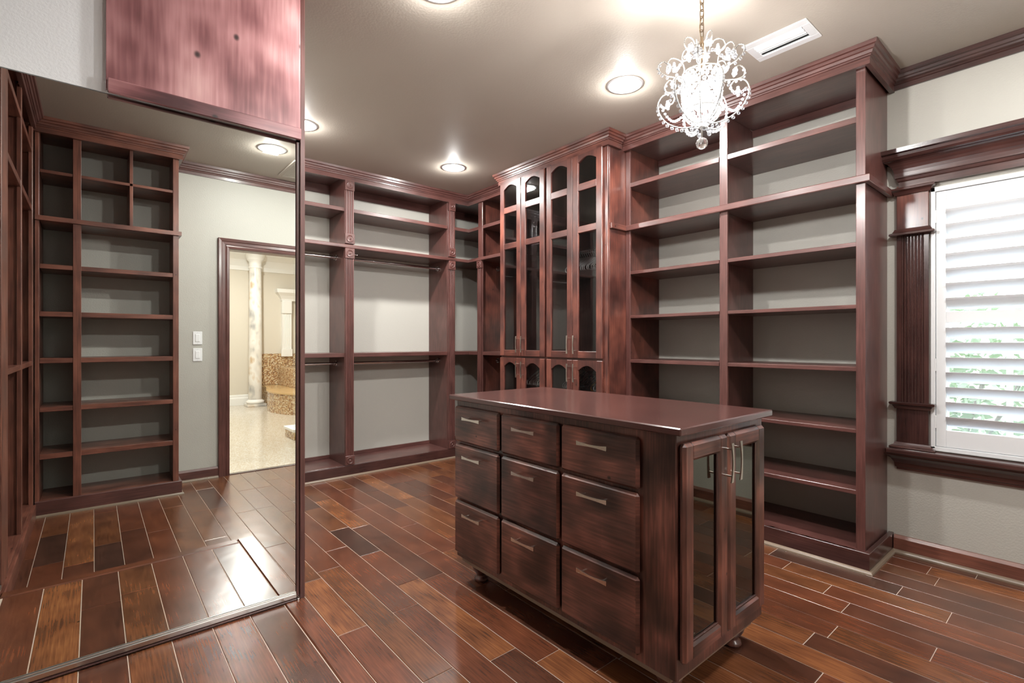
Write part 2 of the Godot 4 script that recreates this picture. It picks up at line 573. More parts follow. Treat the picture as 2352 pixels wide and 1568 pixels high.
func room_shell() -> void:
	var w := structure("ceiling", "smooth taupe painted ceiling over the closet", "ceiling")
	board("ceiling_plaster", Vector3(-0.9, CEIL, WALL_B - 0.15), Vector3(WALL_R + 0.15, CEIL + 0.12, WALL_F + 0.12), M.ceiling, w, 0, 0.0)
	w = structure("wall_back", "beige wall behind the hanging bays", "wall")
	board("plaster", Vector3(0.55, 0, WALL_B - 0.15), Vector3(WALL_R + 0.15, CEIL, WALL_B), M.wall, w, 0, 0.0)
	# window wall with its opening
	w = structure("wall_right", "beige wall with the shuttered window and the open shelving", "wall")
	begin()
	cbox(Vector3(WALL_R, 0, WALL_B - 0.15), Vector3(WALL_R + 0.15, CEIL, -0.605), 2, 0.0)
	cbox(Vector3(WALL_R, 0, 0.12), Vector3(WALL_R + 0.15, CEIL, WALL_F + 0.12), 2, 0.0)
	cbox(Vector3(WALL_R, 0, -0.605), Vector3(WALL_R + 0.15, 0.63, 0.12), 2, 0.0)
	cbox(Vector3(WALL_R, 2.1, -0.605), Vector3(WALL_R + 0.15, CEIL, 0.12), 2, 0.0)
	done("plaster", M.wall, w)
	w = structure("wall_front", "beige wall with the bathroom doorway and light switches", "wall")
	begin()
	cbox(Vector3(-0.9, 0, WALL_F), Vector3(0.95, CEIL, WALL_F + 0.12), 0, 0.0)
	cbox(Vector3(1.74, 0, WALL_F), Vector3(WALL_R + 0.15, CEIL, WALL_F + 0.12), 0, 0.0)
	cbox(Vector3(0.95, 2.105, WALL_F), Vector3(1.74, CEIL, WALL_F + 0.12), 0, 0.0)
	done("plaster", M.wall, w)
	w = structure("wall_left", "beige wall behind the alcove shelving", "wall")
	board("plaster", Vector3(-0.9, 0, MIRROR_Z - 0.12), Vector3(-0.74, CEIL, WALL_F + 0.12), M.wall, w, 2, 0.0)
	w = structure("wall_partition", "white textured wall above the mirrored door", "wall")
	begin()
	cbox(Vector3(-0.9, 0, MIRROR_Z - 0.12), Vector3(0.67, CEIL, MIRROR_Z - 0.012), 0, 0.0)
	cbox(Vector3(-0.9, 2.103, MIRROR_Z - 0.012), Vector3(0.67, CEIL, MIRROR_Z), 0, 0.0)
	done("textured_plaster", M.soffit, w)
	w = structure("wall_return", "beige return wall beside the hanging wardrobe", "wall")
	board("plaster", Vector3(0.55, 0, WALL_B), Vector3(0.67, CEIL, MIRROR_Z - 0.12), M.wall, w, 2, 0.0)
	# crowns and baseboards on bare wall
	w = structure("trim_1", "dark wood crown moulding above the shuttered window", "moulding")
	begin()
	sweep([Vector3(WALL_R, 0, -0.83), Vector3(WALL_R, 0, WALL_F)], Vector3.UP, 1.0, crown_profile())
	done("crown_moulding", M.trim_dark, w)
	w = structure("trim_2", "dark wood crown moulding above the bathroom doorway", "moulding")
	begin()
	sweep([Vector3(WALL_R, 0, WALL_F), Vector3(0.535, 0, WALL_F)], Vector3.UP, 1.0, crown_profile())
	done("crown_moulding", M.shelf, w)
	var bp := [Vector2(0, 0), Vector2(0.024, 0), Vector2(0.024, 0.084), Vector2(0.018, 0.092), Vector2(0.012, 0.1), Vector2(0, 0.1)]
	var qp := [Vector2(0.024, 0), Vector2(0.044, 0), Vector2(0.043, 0.008), Vector2(0.038, 0.015), Vector2(0.031, 0.019), Vector2(0.024, 0.02)]
	w = structure("baseboard_right", "dark wood baseboard under the shuttered window", "baseboard")
	begin()
	sweep([Vector3(WALL_R, 0, -0.79), Vector3(WALL_R, 0, WALL_F)], Vector3.UP, 1.0, bp)
	done("board", M.orange, w)
	begin()
	sweep([Vector3(WALL_R, 0, -0.79), Vector3(WALL_R, 0, WALL_F)], Vector3.UP, 1.0, qp)
	done("shoe_strip", M.quarter, w)
	w = structure("baseboard_front", "dark wood baseboard beside the bathroom doorway", "baseboard")
	for seg in [[0.87, 0.56], [WALL_R, 1.83]]:
		begin()
		sweep([Vector3(seg[0], 0, WALL_F), Vector3(seg[1], 0, WALL_F)], Vector3.UP, 1.0, bp)
		done("board", M.shelf, w)
		begin()
		sweep([Vector3(seg[0], 0, WALL_F), Vector3(seg[1], 0, WALL_F)], Vector3.UP, 1.0, qp)
		done("shoe_strip", M.quarter, w)

func lay_row(x0: float, x1: float, z0: float, z1: float, top: float, parent: Node, lo_len: float, hi_len: float) -> void:
	var z := z0
	var first := true
	while z < z1 - 0.02:
		var l := rng.randf_range(lo_len, hi_len)
		if first: l *= rng.randf_range(0.35, 1.0)
		first = false
		var e := z + l
		if z1 - e < 0.25: e = z1
		var pick: float = rng.randf()
		var m: int = 0 if pick < 0.4 else (1 if pick < 0.54 else (2 if pick < 0.86 else (3 if pick < 0.89 else 4)))
		var up := top + rng.randf_range(-0.0004, 0.0004)
		board("plank", Vector3(x0 + 0.0014, top - 0.012, z + 0.0014), Vector3(x1 - 0.0014, up, e - 0.0014), M.planks[m], parent, 2, 0.0016)
		z = e

func floors() -> void:
	var f := structure("floor", "glossy hand-scraped brown plank floor with pale joints", "floor")
	board("subfloor", Vector3(-0.9, -0.15, WALL_B - 0.15), Vector3(WALL_R + 0.15, -0.0022, WALL_F + 0.06), M.grout, f, 2, 0.0)
	var x := 0.005 - 0.13 * 3
	while x < 3.6:
		var x1 := minf(x + 0.13, 3.61)
		if x1 <= 0.72:
			lay_row(x, x1, -1.36, WALL_F - 0.3 if x1 < 0.55 else WALL_F, 0.0, f, 0.45, 1.1)
		elif x1 <= 3.2:
			lay_row(x, x1, -4.47, WALL_F, 0.0, f, 0.4, 1.15)
		else:
			lay_row(x, x1, -0.81, WALL_F, 0.0, f, 0.4, 1.0)
		x += 0.13

func step_platform() -> void:
	var f := structure("floor_step", "raised plank step in front of the mirrored door", "step")
	board("riser", Vector3(-0.31, 0, MIRROR_Z), Vector3(0.69, STEP - 0.014, -1.375), M.planks[1], f, 0, 0.001)
	board("joint_bed", Vector3(-0.31, STEP - 0.0135, MIRROR_Z), Vector3(0.69, STEP - 0.0022, -1.378), M.grout, f, 0, 0.0)
	var x := 0.617 - 0.131 * 7
	while x < 0.6:
		lay_row(maxf(x, -0.31), x + 0.131, MIRROR_Z + 0.012, -1.415, STEP, f, 1.2, 1.4)
		x += 0.131
	board("side_nosing", Vector3(0.6184, STEP - 0.03, MIRROR_Z + 0.012), Vector3(0.704, STEP + 0.003, -1.352), M.planks[2], f, 2, 0.005)
	board("front_nosing", Vector3(-0.31, STEP - 0.03, -1.4135), Vector3(0.616, STEP + 0.003, -1.352), M.planks[2], f, 0, 0.005)

func mirror_wall() -> void:
	var t := thing("mirrored_door", "tall frameless mirrored door on an aluminium rail above the plank step", "mirror", Vector3(0.18, 0.15, MIRROR_Z))
	board("mirror_glass", Vector3(-0.31, 0.152, MIRROR_Z - 0.008), Vector3(0.668, 2.1, MIRROR_Z), M.mirror, t, 0, 0.001)
	begin()
	cbox(Vector3(-0.31, 0.136, MIRROR_Z - 0.01), Vector3(0.668, 0.153, MIRROR_Z + 0.012), 0, 0.001)
	cbox(Vector3(-0.31, 0.153, MIRROR_Z + 0.002), Vector3(0.668, 0.159, MIRROR_Z + 0.006), 0, 0.001)
	done("bottom_rail", M.alu, t)
	t = thing("door_track", "dark wood floor track below the mirrored door", "track", Vector3(0.18, STEP, MIRROR_Z))
	begin()
	cbox(Vector3(-0.31, STEP + 0.003, MIRROR_Z - 0.012), Vector3(0.668, STEP + 0.009, MIRROR_Z + 0.02), 0, 0.002)
	done("track_strip", M.trim_dark, t)
	board("track_cap", Vector3(0.6685, STEP + 0.002, MIRROR_Z + 0.003), Vector3(0.677, STEP + 0.0105, MIRROR_Z + 0.024), M.alu, t, 0, 0.001)
	t = thing("end_panel", "tall dark wood end post at the edge of the mirrored door", "panel", Vector3(0.69, 0, MIRROR_Z))
	board("side_board", Vector3(0.682, STEP + 0.003, MIRROR_Z - 0.3), Vector3(0.702, CEIL - 0.002, MIRROR_Z + 0.016), M.shelf, t, 1, 0.002)
	board("edge_strip", Vector3(0.669, STEP + 0.017, MIRROR_Z - 0.012), Vector3(0.6815, 2.094, MIRROR_Z + 0.008), M.shelf, t, 1, 0.002)
	t = thing("header_panel", "knotty reddish wood panel hung above the mirrored door", "panel", Vector3(0.36, 2.095, MIRROR_Z))
	board("panel_board", Vector3(0.034, 2.112, MIRROR_Z + 0.001), Vector3(0.6815, CEIL - 0.003, MIRROR_Z + 0.02), M.warm, t, 1, 0.0015)
	board("bottom_strip", Vector3(0.038, 2.096, MIRROR_Z + 0.0205), Vector3(0.6815, 2.146, MIRROR_Z + 0.034), M.warm, t, 0, 0.003)
	t = thing("alcove_mirror", "side mirrored door of the alcove reflecting the window", "mirror", Vector3(-0.315, 0.15, -1.78))
	board("mirror_glass", Vector3(-0.326, 0.15, MIRROR_Z + 0.02), Vector3(-0.318, 2.1, -1.318), M.mirror, t, 2, 0.001)
	board("bottom_rail", Vector3(-0.328, 0.13, MIRROR_Z + 0.02), Vector3(-0.312, 0.15, -1.318), M.alu, t, 2, 0.001)

# open shelving on the window wall, between the glazed cabinet and the window
func tall_bookcase() -> void:
	var t := thing("open_bookcase", "full-height two-bay open bookcase between the glazed cabinet and the window", "bookcase", Vector3(3.39, 0, -1.6))
	var xf := 3.17
	var xb := WALL_R - 0.001
	var shelves := [[2.425, 2.458], [1.752, 1.776], [1.414, 1.436], [1.072, 1.096], [0.736, 0.758], [0.402, 0.426]]
	var bays := [[-2.3885, -1.614 - 0.022], [-1.614, -0.86]]
	for p in [[-1.636, -1.614], [-0.85, -0.826]]:
		board("side_panel", Vector3(xf + 0.01, 0.09, p[0]), Vector3(xb, CEIL - 0.07, p[1]), M.shelf, t, 1, 0.001)
	for p in [[-2.388, -2.348], [-1.625, -1.578], [-0.862, -0.818]]:
		board("stile", Vector3(xf, 0.09, p[0]), Vector3(xf + 0.02, 2.72, p[1]), M.shelf, t, 1, 0.002)
	for b in bays:
		for s in shelves:
			board("shelf", Vector3(xf + 0.004, s[0], b[0] + 0.001), Vector3(xb, s[1], b[1] - 0.001 if b[1] < -1 else -0.852), M.shelf, t, 2, 0.002)
		board("shelf", Vector3(xf + 0.01, 2.09, b[0] + 0.001), Vector3(xb, 2.124, b[1] - 0.001 if b[1] < -1 else -0.852), M.shelf, t, 2, 0.002)
		board("top_board", Vector3(xf + 0.01, 2.74, b[0] + 0.001), Vector3(xb, 2.765, b[1] - 0.001 if b[1] < -1 else -0.852), M.shelf, t, 2, 0.001)
		board("bottom_board", Vector3(xf - 0.018, 0.088, b[0] + 0.001), Vector3(xb, 0.108, b[1] - 0.001 if b[1] < -1 else -0.852), M.shelf, t, 2, 0.002)
		board("back_rail", Vector3(xb - 0.018, 2.69, b[0] + 0.001), Vector3(xb, 2.739, b[1] - 0.001 if b[1] < -1 else -0.852), M.shelf, t, 2, 0.001)
	begin()
	sweep([Vector3(xf, 0, -2.388), Vector3(xf, 0, -0.818), Vector3(xb, 0, -0.818)], Vector3.UP, 1.0, [Vector2(0, 2.088), Vector2(0.022, 2.088), Vector2(0.024, 2.092), Vector2(0.024, 2.124), Vector2(0.021, 2.128), Vector2(0, 2.128)])
	done("ledge_moulding", M.shelf, t)
	cabinet_crown([Vector3(xf - 0.012, 0, -2.389), Vector3(xf - 0.012, 0, -0.812), Vector3(xb, 0, -0.812)], 1.0, t, M.shelf)
	begin()
	sweep([Vector3(xf, 0, -2.388), Vector3(xf, 0, -0.818), Vector3(xb, 0, -0.818)], Vector3.UP, 1.0, [Vector2(0, 0), Vector2(0.024, 0), Vector2(0.024, 0.106), Vector2(0.022, 0.108), Vector2(0, 0.108)])
	done("plinth", M.trim_dark, t)
	begin()
	sweep([Vector3(xf - 0.024, 0, -2.366), Vector3(xf - 0.024, 0, -0.794), Vector3(xb, 0, -0.794)], Vector3.UP, 1.0, [Vector2(0, 0), Vector2(0.018, 0), Vector2(0.017, 0.007), Vector2(0.012, 0.014), Vector2(0.006, 0.017), Vector2(0, 0.018)])
	done("shoe_strip", M.quarter, t)

# pull handle: slightly bowed bar, flared at its ends, on two posts; along local y, outwards along local z
func handle_mesh(len: float) -> Mesh:
	begin()
	var h := len / 2
	var n := 10
	var prev := []
	for k in n + 1:
		var y := -h + len * k / n
		var f := absf(y) / h
		var w := 0.0042 + 0.0042 * f * f
		var z := 0.026 + 0.004 * (1.0 - f * f)
		var ring := [Vector3(-w, y, z), Vector3(w, y, z), Vector3(w, y, z + 0.0045), Vector3(-w, y, z + 0.0045)]
		if prev.size() > 0:
			for q in 4:
				var r := (q + 1) % 4
				var nrm: Vector3 = [Vector3(0, 0, -1), Vector3(1, 0, 0), Vector3(0, 0, 1), Vector3(-1, 0, 0)][q]
				quad(prev[q], prev[r], ring[r], ring[q], nrm, Vector2.ZERO, Vector2.ZERO, Vector2.ZERO, Vector2.ZERO)
		if k == 0 or k == n:
			quad(ring[0], ring[1], ring[2], ring[3], Vector3(0, -1 if k == 0 else 1, 0), Vector2.ZERO, Vector2.ZERO, Vector2.ZERO, Vector2.ZERO)
		prev = ring
	for s in [-1, 1]:
		tube([Vector3(0, s * h * 0.68, -0.001), Vector3(0, s * h * 0.68, 0.029)], 0.0036, 8)
	S.set_material(M.nickel)
	return S.commit()

# glazed door in a plane facing -x: panes between rails, arched head
func glazed_door(t: Node, x: float, y0: float, y1: float, z0: float, z1: float, spring: float, crownh: float, rails: Array, handle: Mesh, hy: float, hside: float, mat_: Material) -> void:
	var fr := 0.06
	var th := 0.02
	begin()
	cbox(Vector3(x, y0, z0), Vector3(x + th, y1, z0 + fr), 1, 0.004)
	cbox(Vector3(x, y0, z1 - fr), Vector3(x + th, y1, z1), 1, 0.004)
	cbox(Vector3(x + 0.001, y0, z0 + fr - 0.004), Vector3(x + th, y0 + 0.055, z1 - fr + 0.004), 2, 0.003)
	for r in rails:
		cbox(Vector3(x + 0.001, r[0], z0 + fr - 0.004), Vector3(x + th, r[1], z1 - fr + 0.004), 2, 0.003)
	var poly := PackedVector2Array()
	var a := z0 + fr - 0.004
	var b := z1 - fr + 0.004
	poly.append(Vector2(a, y1)); poly.append(Vector2(a, spring))
	for k in range(0, 13):
		var u := k / 12.0
		poly.append(Vector2(lerpf(a + 0.004, b - 0.004, u), spring + (crownh - spring) * sin(PI * u)))
	poly.append(Vector2(b, spring)); poly.append(Vector2(b, y1))
	prism(poly, Vector3(x + 0.0008, 0, 0), Vector3(0, 0, 1), Vector3.UP, Vector3(th - 0.0008, 0, 0))
	var d := done("door", mat_, t)
	var edges := [y0 + 0.05]
	for r in rails:
		edges.append(r[0] + 0.004)
		edges.append(r[1] - 0.004)
	edges.append(crownh + 0.002)
	var k2 := 0
	while k2 < edges.size() - 1:
		board("pane", Vector3(x + 0.012, edges[k2], z0 + fr - 0.003), Vector3(x + 0.015, edges[k2 + 1], z1 - fr + 0.003), M.cabinet_glass, d, 1, 0.0)
		k2 += 2
	put("handle", handle, d, Transform3D(Basis(Vector3(0, 0, -1), Vector3.UP, Vector3(-1, 0, 0)).orthonormalized(), Vector3(x, hy, z0 + 0.032 if hside < 0 else z1 - 0.032) - O))

func display_cabinet() -> void:
	var t := thing("display_cabinet", "tall projecting cabinet with eight arched glazed doors beside the open bookcase", "cabinet", Vector3(3.3, 0, -3.03))
	var xf := 2.955
	var xb := WALL_R - 0.001
	var zl := -3.66
	var zr := -2.39
	board("side_panel", Vector3(xf + 0.02, 0.0, zr - 0.022), Vector3(xb, 2.8, zr), M.knotty, t, 1, 0.001)
	board("side_panel", Vector3(xf + 0.02, 0.0, zl), Vector3(xb, 2.8, zl + 0.022), M.knotty, t, 1, 0.001)
	board("side_panel", Vector3(xf + 0.03, 0.1, -3.055), Vector3(xb, 2.74, -3.033), M.shelf, t, 1, 0.001)
	begin()
	cbox(Vector3(xf, 0.1, zr - 0.045), Vector3(xf + 0.0205, 2.74, zr), 1, 0.002)
	cbox(Vector3(xf, 0.1, zl), Vector3(xf + 0.0205, 2.74, zl + 0.025), 1, 0.002)
	cbox(Vector3(xf, 0.1, -3.068), Vector3(xf + 0.0205, 2.74, -3.02), 1, 0.002)
	cbox(Vector3(xf + 0.0005, 2.7, zl + 0.02), Vector3(xf + 0.02, 2.74, zr - 0.04), 2, 0.001)
	cbox(Vector3(xf + 0.0005, 1.075, zl + 0.02), Vector3(xf + 0.02, 1.12, zr - 0.04), 2, 0.001)
	cbox(Vector3(xf + 0.0005, 0.1, zl + 0.02), Vector3(xf + 0.02, 0.15, zr - 0.04), 2, 0.001)
	done("face_frame", M.knotty, t)
	for b in [[zl + 0.023, -3.056], [-3.032, zr - 0.023]]:
		board("shelf", Vector3(xf + 0.03, 1.06, b[0]), Vector3(xb, 1.085, b[1]), M.shelf, t, 2, 0.001)
		board("shelf", Vector3(xf + 0.03, 2.09, b[0]), Vector3(xb, 2.12, b[1]), M.shelf, t, 2, 0.001)
		board("bottom_board", Vector3(xf + 0.03, 0.1, b[0]), Vector3(xb, 0.125, b[1]), M.shelf, t, 2, 0.001)
		board("top_board", Vector3(xf + 0.03, 2.74, b[0]), Vector3(xb, 2.765, b[1]), M.shelf, t, 2, 0.001)
		for y in [2.02, 1.022]:
			begin()
			tube([Vector3(3.32, y, b[0]), Vector3(3.32, y, b[1])], 0.013, 12)
			done("closet_rod", M.chrome, t)
	begin()
	sweep([Vector3(xf + 0.02, 0, zl), Vector3(xf + 0.02, 0, zr), Vector3(3.146, 0, zr)], Vector3.UP, 1.0, [Vector2(0, 0), Vector2(0.022, 0), Vector2(0.022, 0.098), Vector2(0.018, 0.1), Vector2(0, 0.1)])
	done("plinth", M.trim_dark, t)
	begin()
	sweep([Vector3(xf + 0.02, 0, zr), Vector3(3.1455, 0, zr)], Vector3.UP, 1.0, [Vector2(0, 2.088), Vector2(0.02, 2.088), Vector2(0.022, 2.092), Vector2(0.022, 2.124), Vector2(0.019, 2.128), Vector2(0, 2.128)])
	done("ledge_moulding", M.knotty, t)
	cabinet_crown([Vector3(3.074, 0, zl), Vector3(xf, 0, zl), Vector3(xf, 0, zr), Vector3(3.095, 0, zr)], 1.0, t, M.knotty)
	var hm := handle_mesh_local(0.145)
	var zs := [[-3.657, -3.362], [-3.358, -3.057], [-3.033, -2.734], [-2.731, -2.429]]
	for k in 4:
		var hs: float = 1.0 if k % 2 == 0 else -1.0
		glazed_door(t, 2.933, 1.103, 2.727, zs[k][0], zs[k][1], 2.644, 2.678, [[2.09, 2.143], [2.422, 2.478]], hm, 1.21, hs, M.knotty)
		glazed_door(t, 2.933, 0.125, 1.087, zs[k][0], zs[k][1], 1.005, 1.046, [], hm, 0.985, hs, M.knotty)

func handle_mesh_local(l: float) -> Mesh:
	var keep := O
	O = Vector3.ZERO
	var m := handle_mesh(l)
	O = keep
	return m

# fluted pilaster strip with turned rosette blocks; ax: 0 lies along x (faces +z), 2 lies along z (faces -x)
func pilaster(t: Node, c: Vector3, ax: int, width: float, spans: Array, blocks: Array) -> void:
	var ux := Vector3(1, 0, 0) if ax == 0 else Vector3(0, 0, 1)
	var out := Vector3(0, 0, 1) if ax == 0 else Vector3(-1, 0, 0)
	for s in spans:
		begin()
		var h := width / 2 - 0.004
		var prof := PackedVector2Array()
		var pts := [Vector2(-h, 0.0), Vector2(-h, 0.016)]
		var nf := 3
		var lane := (2.0 * h - 0.016) / nf
		for k in nf:
			var m0 := -h + 0.008 + lane * k
			for q in 7:
				var a := PI * q / 6.0
				pts.append(Vector2(m0 + lane * 0.5 - cos(a) * lane * 0.38, 0.016 - sin(a) * 0.009))
		pts.append(Vector2(h, 0.016)); pts.append(Vector2(h, 0.0))
		for p in pts: prof.append(p)
		prism(prof, c + Vector3.UP * s[0], ux, out, Vector3.UP * (s[1] - s[0]))
		done("fluted_strip", M.shelf, t)
	for b in blocks:
		var h2 := width / 2 + 0.002
		var mid: Vector3 = c + Vector3.UP * ((b[0] + b[1]) * 0.5)
		var hh: float = (b[1] - b[0]) / 2
		begin()
		var lo: Vector3 = mid - ux * h2 - Vector3.UP * hh
		var hi: Vector3 = mid + ux * h2 + Vector3.UP * hh + out * 0.022
		cbox(Vector3(minf(lo.x, hi.x), lo.y, minf(lo.z, hi.z)), Vector3(maxf(lo.x, hi.x), hi.y, maxf(lo.z, hi.z)), 1, 0.002)
		var blk := done("rosette_block", M.shelf, t)
		begin()
		var bs := Basis(ux, out, ux.cross(out))
		var r := minf(h2, hh) * 0.78
		lathe(mid + out * 0.021, [Vector2(r, 0), Vector2(r * 0.98, 0.005), Vector2(r * 0.86, 0.007), Vector2(r * 0.74, 0.003), Vector2(r * 0.56, 0.001), Vector2(r * 0.42, 0.004), Vector2(r * 0.36, 0.001), Vector2(r * 0.26, 0.005), Vector2(r * 0.12, 0.008), Vector2(0.0001, 0.009)], 20, true, bs)
		done("rosette", M.shelf, blk)

func rod(t: Node, a: Vector3, b: Vector3) -> void:
	begin()
	tube([a, b], 0.0135, 14)
	var r := done("closet_rod", M.chrome, t)
	for e in [[a, (b - a).normalized()], [b, (a - b).normalized()]]:
		begin()
		var d: Vector3 = e[1]
		tube([e[0], e[0] + d * 0.012], 0.026, 14)
		tube([e[0] + d * 0.012, e[0] + d * 0.03], 0.018, 14)
		done("flange", M.chrome, r)

func hanging_wardrobe() -> void:
	var t := thing("hanging_wardrobe", "corner hanging wardrobe with fluted pilasters, rosettes and chrome rods along the end wall", "wardrobe", Vector3(2.0, 0, -4.6))
	var zf := -4.46
	var zb := WALL_B + 0.001
	var xc := 3.14
	var x0 := 0.703
	# upright panels
	for x in [0.703, 1.758, 2.868]:
		board("side_panel", Vector3(x, 0.08, zb), Vector3(x + 0.022, 2.78, zf - 0.012), M.shelf, t, 1, 0.001)
	for p in [[0.703, 0.745], [1.757, 1.84], [2.872, 2.95]]:
		board("stile", Vector3(p[0], 0.1, zf - 0.012), Vector3(p[1], 2.71, zf + 0.004), M.shelf, t, 1, 0.002)
	board("side_panel", Vector3(xc + 0.012, 0.08, -4.262), Vector3(WALL_R - 0.001, 2.78, -4.24), M.knotty, t, 1, 0.001)
	board("stile", Vector3(xc - 0.004, 0.1, -4.28), Vector3(xc + 0.012, 2.71, -4.205), M.shelf, t, 1, 0.002)
	var bays := [[0.725, 1.758], [1.78, 2.868], [2.89, WALL_R - 0.001]]
	var hs := [["shelf", 2.426, 2.46], ["shelf", 2.09, 2.122], ["shelf", 1.092, 1.128], ["bottom_board", 0.08, 0.102], ["top_board", 2.745, 2.765]]
	for b in bays:
		for h in hs:
			board(h[0], Vector3(b[0] + 0.001, h[1], zb), Vector3(b[1] - 0.001, h[2], zf - 0.002), M.shelf, t, 0, 0.002)
		board("back_rail", Vector3(b[0] + 0.001, 2.66, zb), Vector3(b[1] - 0.001, 2.744, zb + 0.018), M.shelf, t, 0, 0.001)
		board("back_rail", Vector3(b[0] + 0.001, 0.1025, zb), Vector3(b[1] - 0.001, 0.136, zb + 0.018), M.shelf, t, 0, 0.001)
	for h in hs:
		board(h[0], Vector3(xc + 0.002, h[1], zf - 0.001), Vector3(WALL_R - 0.002, h[2], -4.263), M.shelf, t, 2, 0.002)
		board(h[0], Vector3(xc + 0.002, h[1], -4.239), Vector3(WALL_R - 0.002, h[2], -3.663), M.shelf, t, 2, 0.002)
	# front mouldings: ledge, crown, plinth, all turning the inner corner
	var run := [Vector3(x0, 0, zf), Vector3(xc, 0, zf), Vector3(xc, 0, -3.662)]
	begin()
	sweep(run, Vector3.UP, 1.0, [Vector2(0, 2.09), Vector2(0.022, 2.09), Vector2(0.024, 2.094), Vector2(0.024, 2.118), Vector2(0.021, 2.122), Vector2(0, 2.122)])
	done("ledge_moulding", M.shelf, t)
	cabinet_crown(run, 1.0, t, M.shelf)
	begin()
	sweep(run, Vector3.UP, 1.0, [Vector2(0, 0), Vector2(0.022, 0), Vector2(0.022, 0.098), Vector2(0.019, 0.102), Vector2(0, 0.102)])
	done("plinth", M.trim_dark, t)
	begin()
	sweep([Vector3(x0, 0, zf + 0.022), Vector3(xc - 0.022, 0, zf + 0.022), Vector3(xc - 0.022, 0, -3.662)], Vector3.UP, 1.0, [Vector2(0, 0), Vector2(0.016, 0), Vector2(0.015, 0.006), Vector2(0.011, 0.012), Vector2(0.005, 0.015), Vector2(0, 0.016)])
	done("shoe_strip", M.quarter, t)
	var up_spans := [[2.222, 2.618], [0.188, 1.995]]
	var up_blocks := [[2.618, 2.71], [2.13, 2.222], [1.995, 2.088], [0.104, 0.188]]
	pilaster(t, Vector3(1.799, 0, zf + 0.004), 0, 0.084, up_spans, up_blocks)
	pilaster(t, Vector3(2.912, 0, zf + 0.004), 0, 0.078, up_spans, up_blocks)
	pilaster(t, Vector3(xc - 0.004, 0, -4.242), 2, 0.074, [[0.188, 2.01]], [[2.01, 2.088], [0.104, 0.188]])
	# rods
	for b in [[0.725, 1.758], [1.78, 2.868]]:
		rod(t, Vector3(b[0], 2.022, -4.64), Vector3(b[1], 2.022, -4.64))
		rod(t, Vector3(b[0], 1.028, -4.64), Vector3(b[1], 1.028, -4.64))
	rod(t, Vector3(3.36, 2.022, -4.239), Vector3(3.36, 2.022, -3.663))
	rod(t, Vector3(3.36, 1.028, -4.239), Vector3(3.36, 1.028, -3.663))
	begin()
	tube([Vector3(1.84, 2.035, zf + 0.012), Vector3(1.866, 2.035, zf + 0.012)], 0.005, 8)
	ball(Vector3(1.87, 2.035, zf + 0.012), 0.008, 10)
	done("peg", M.chrome, t)

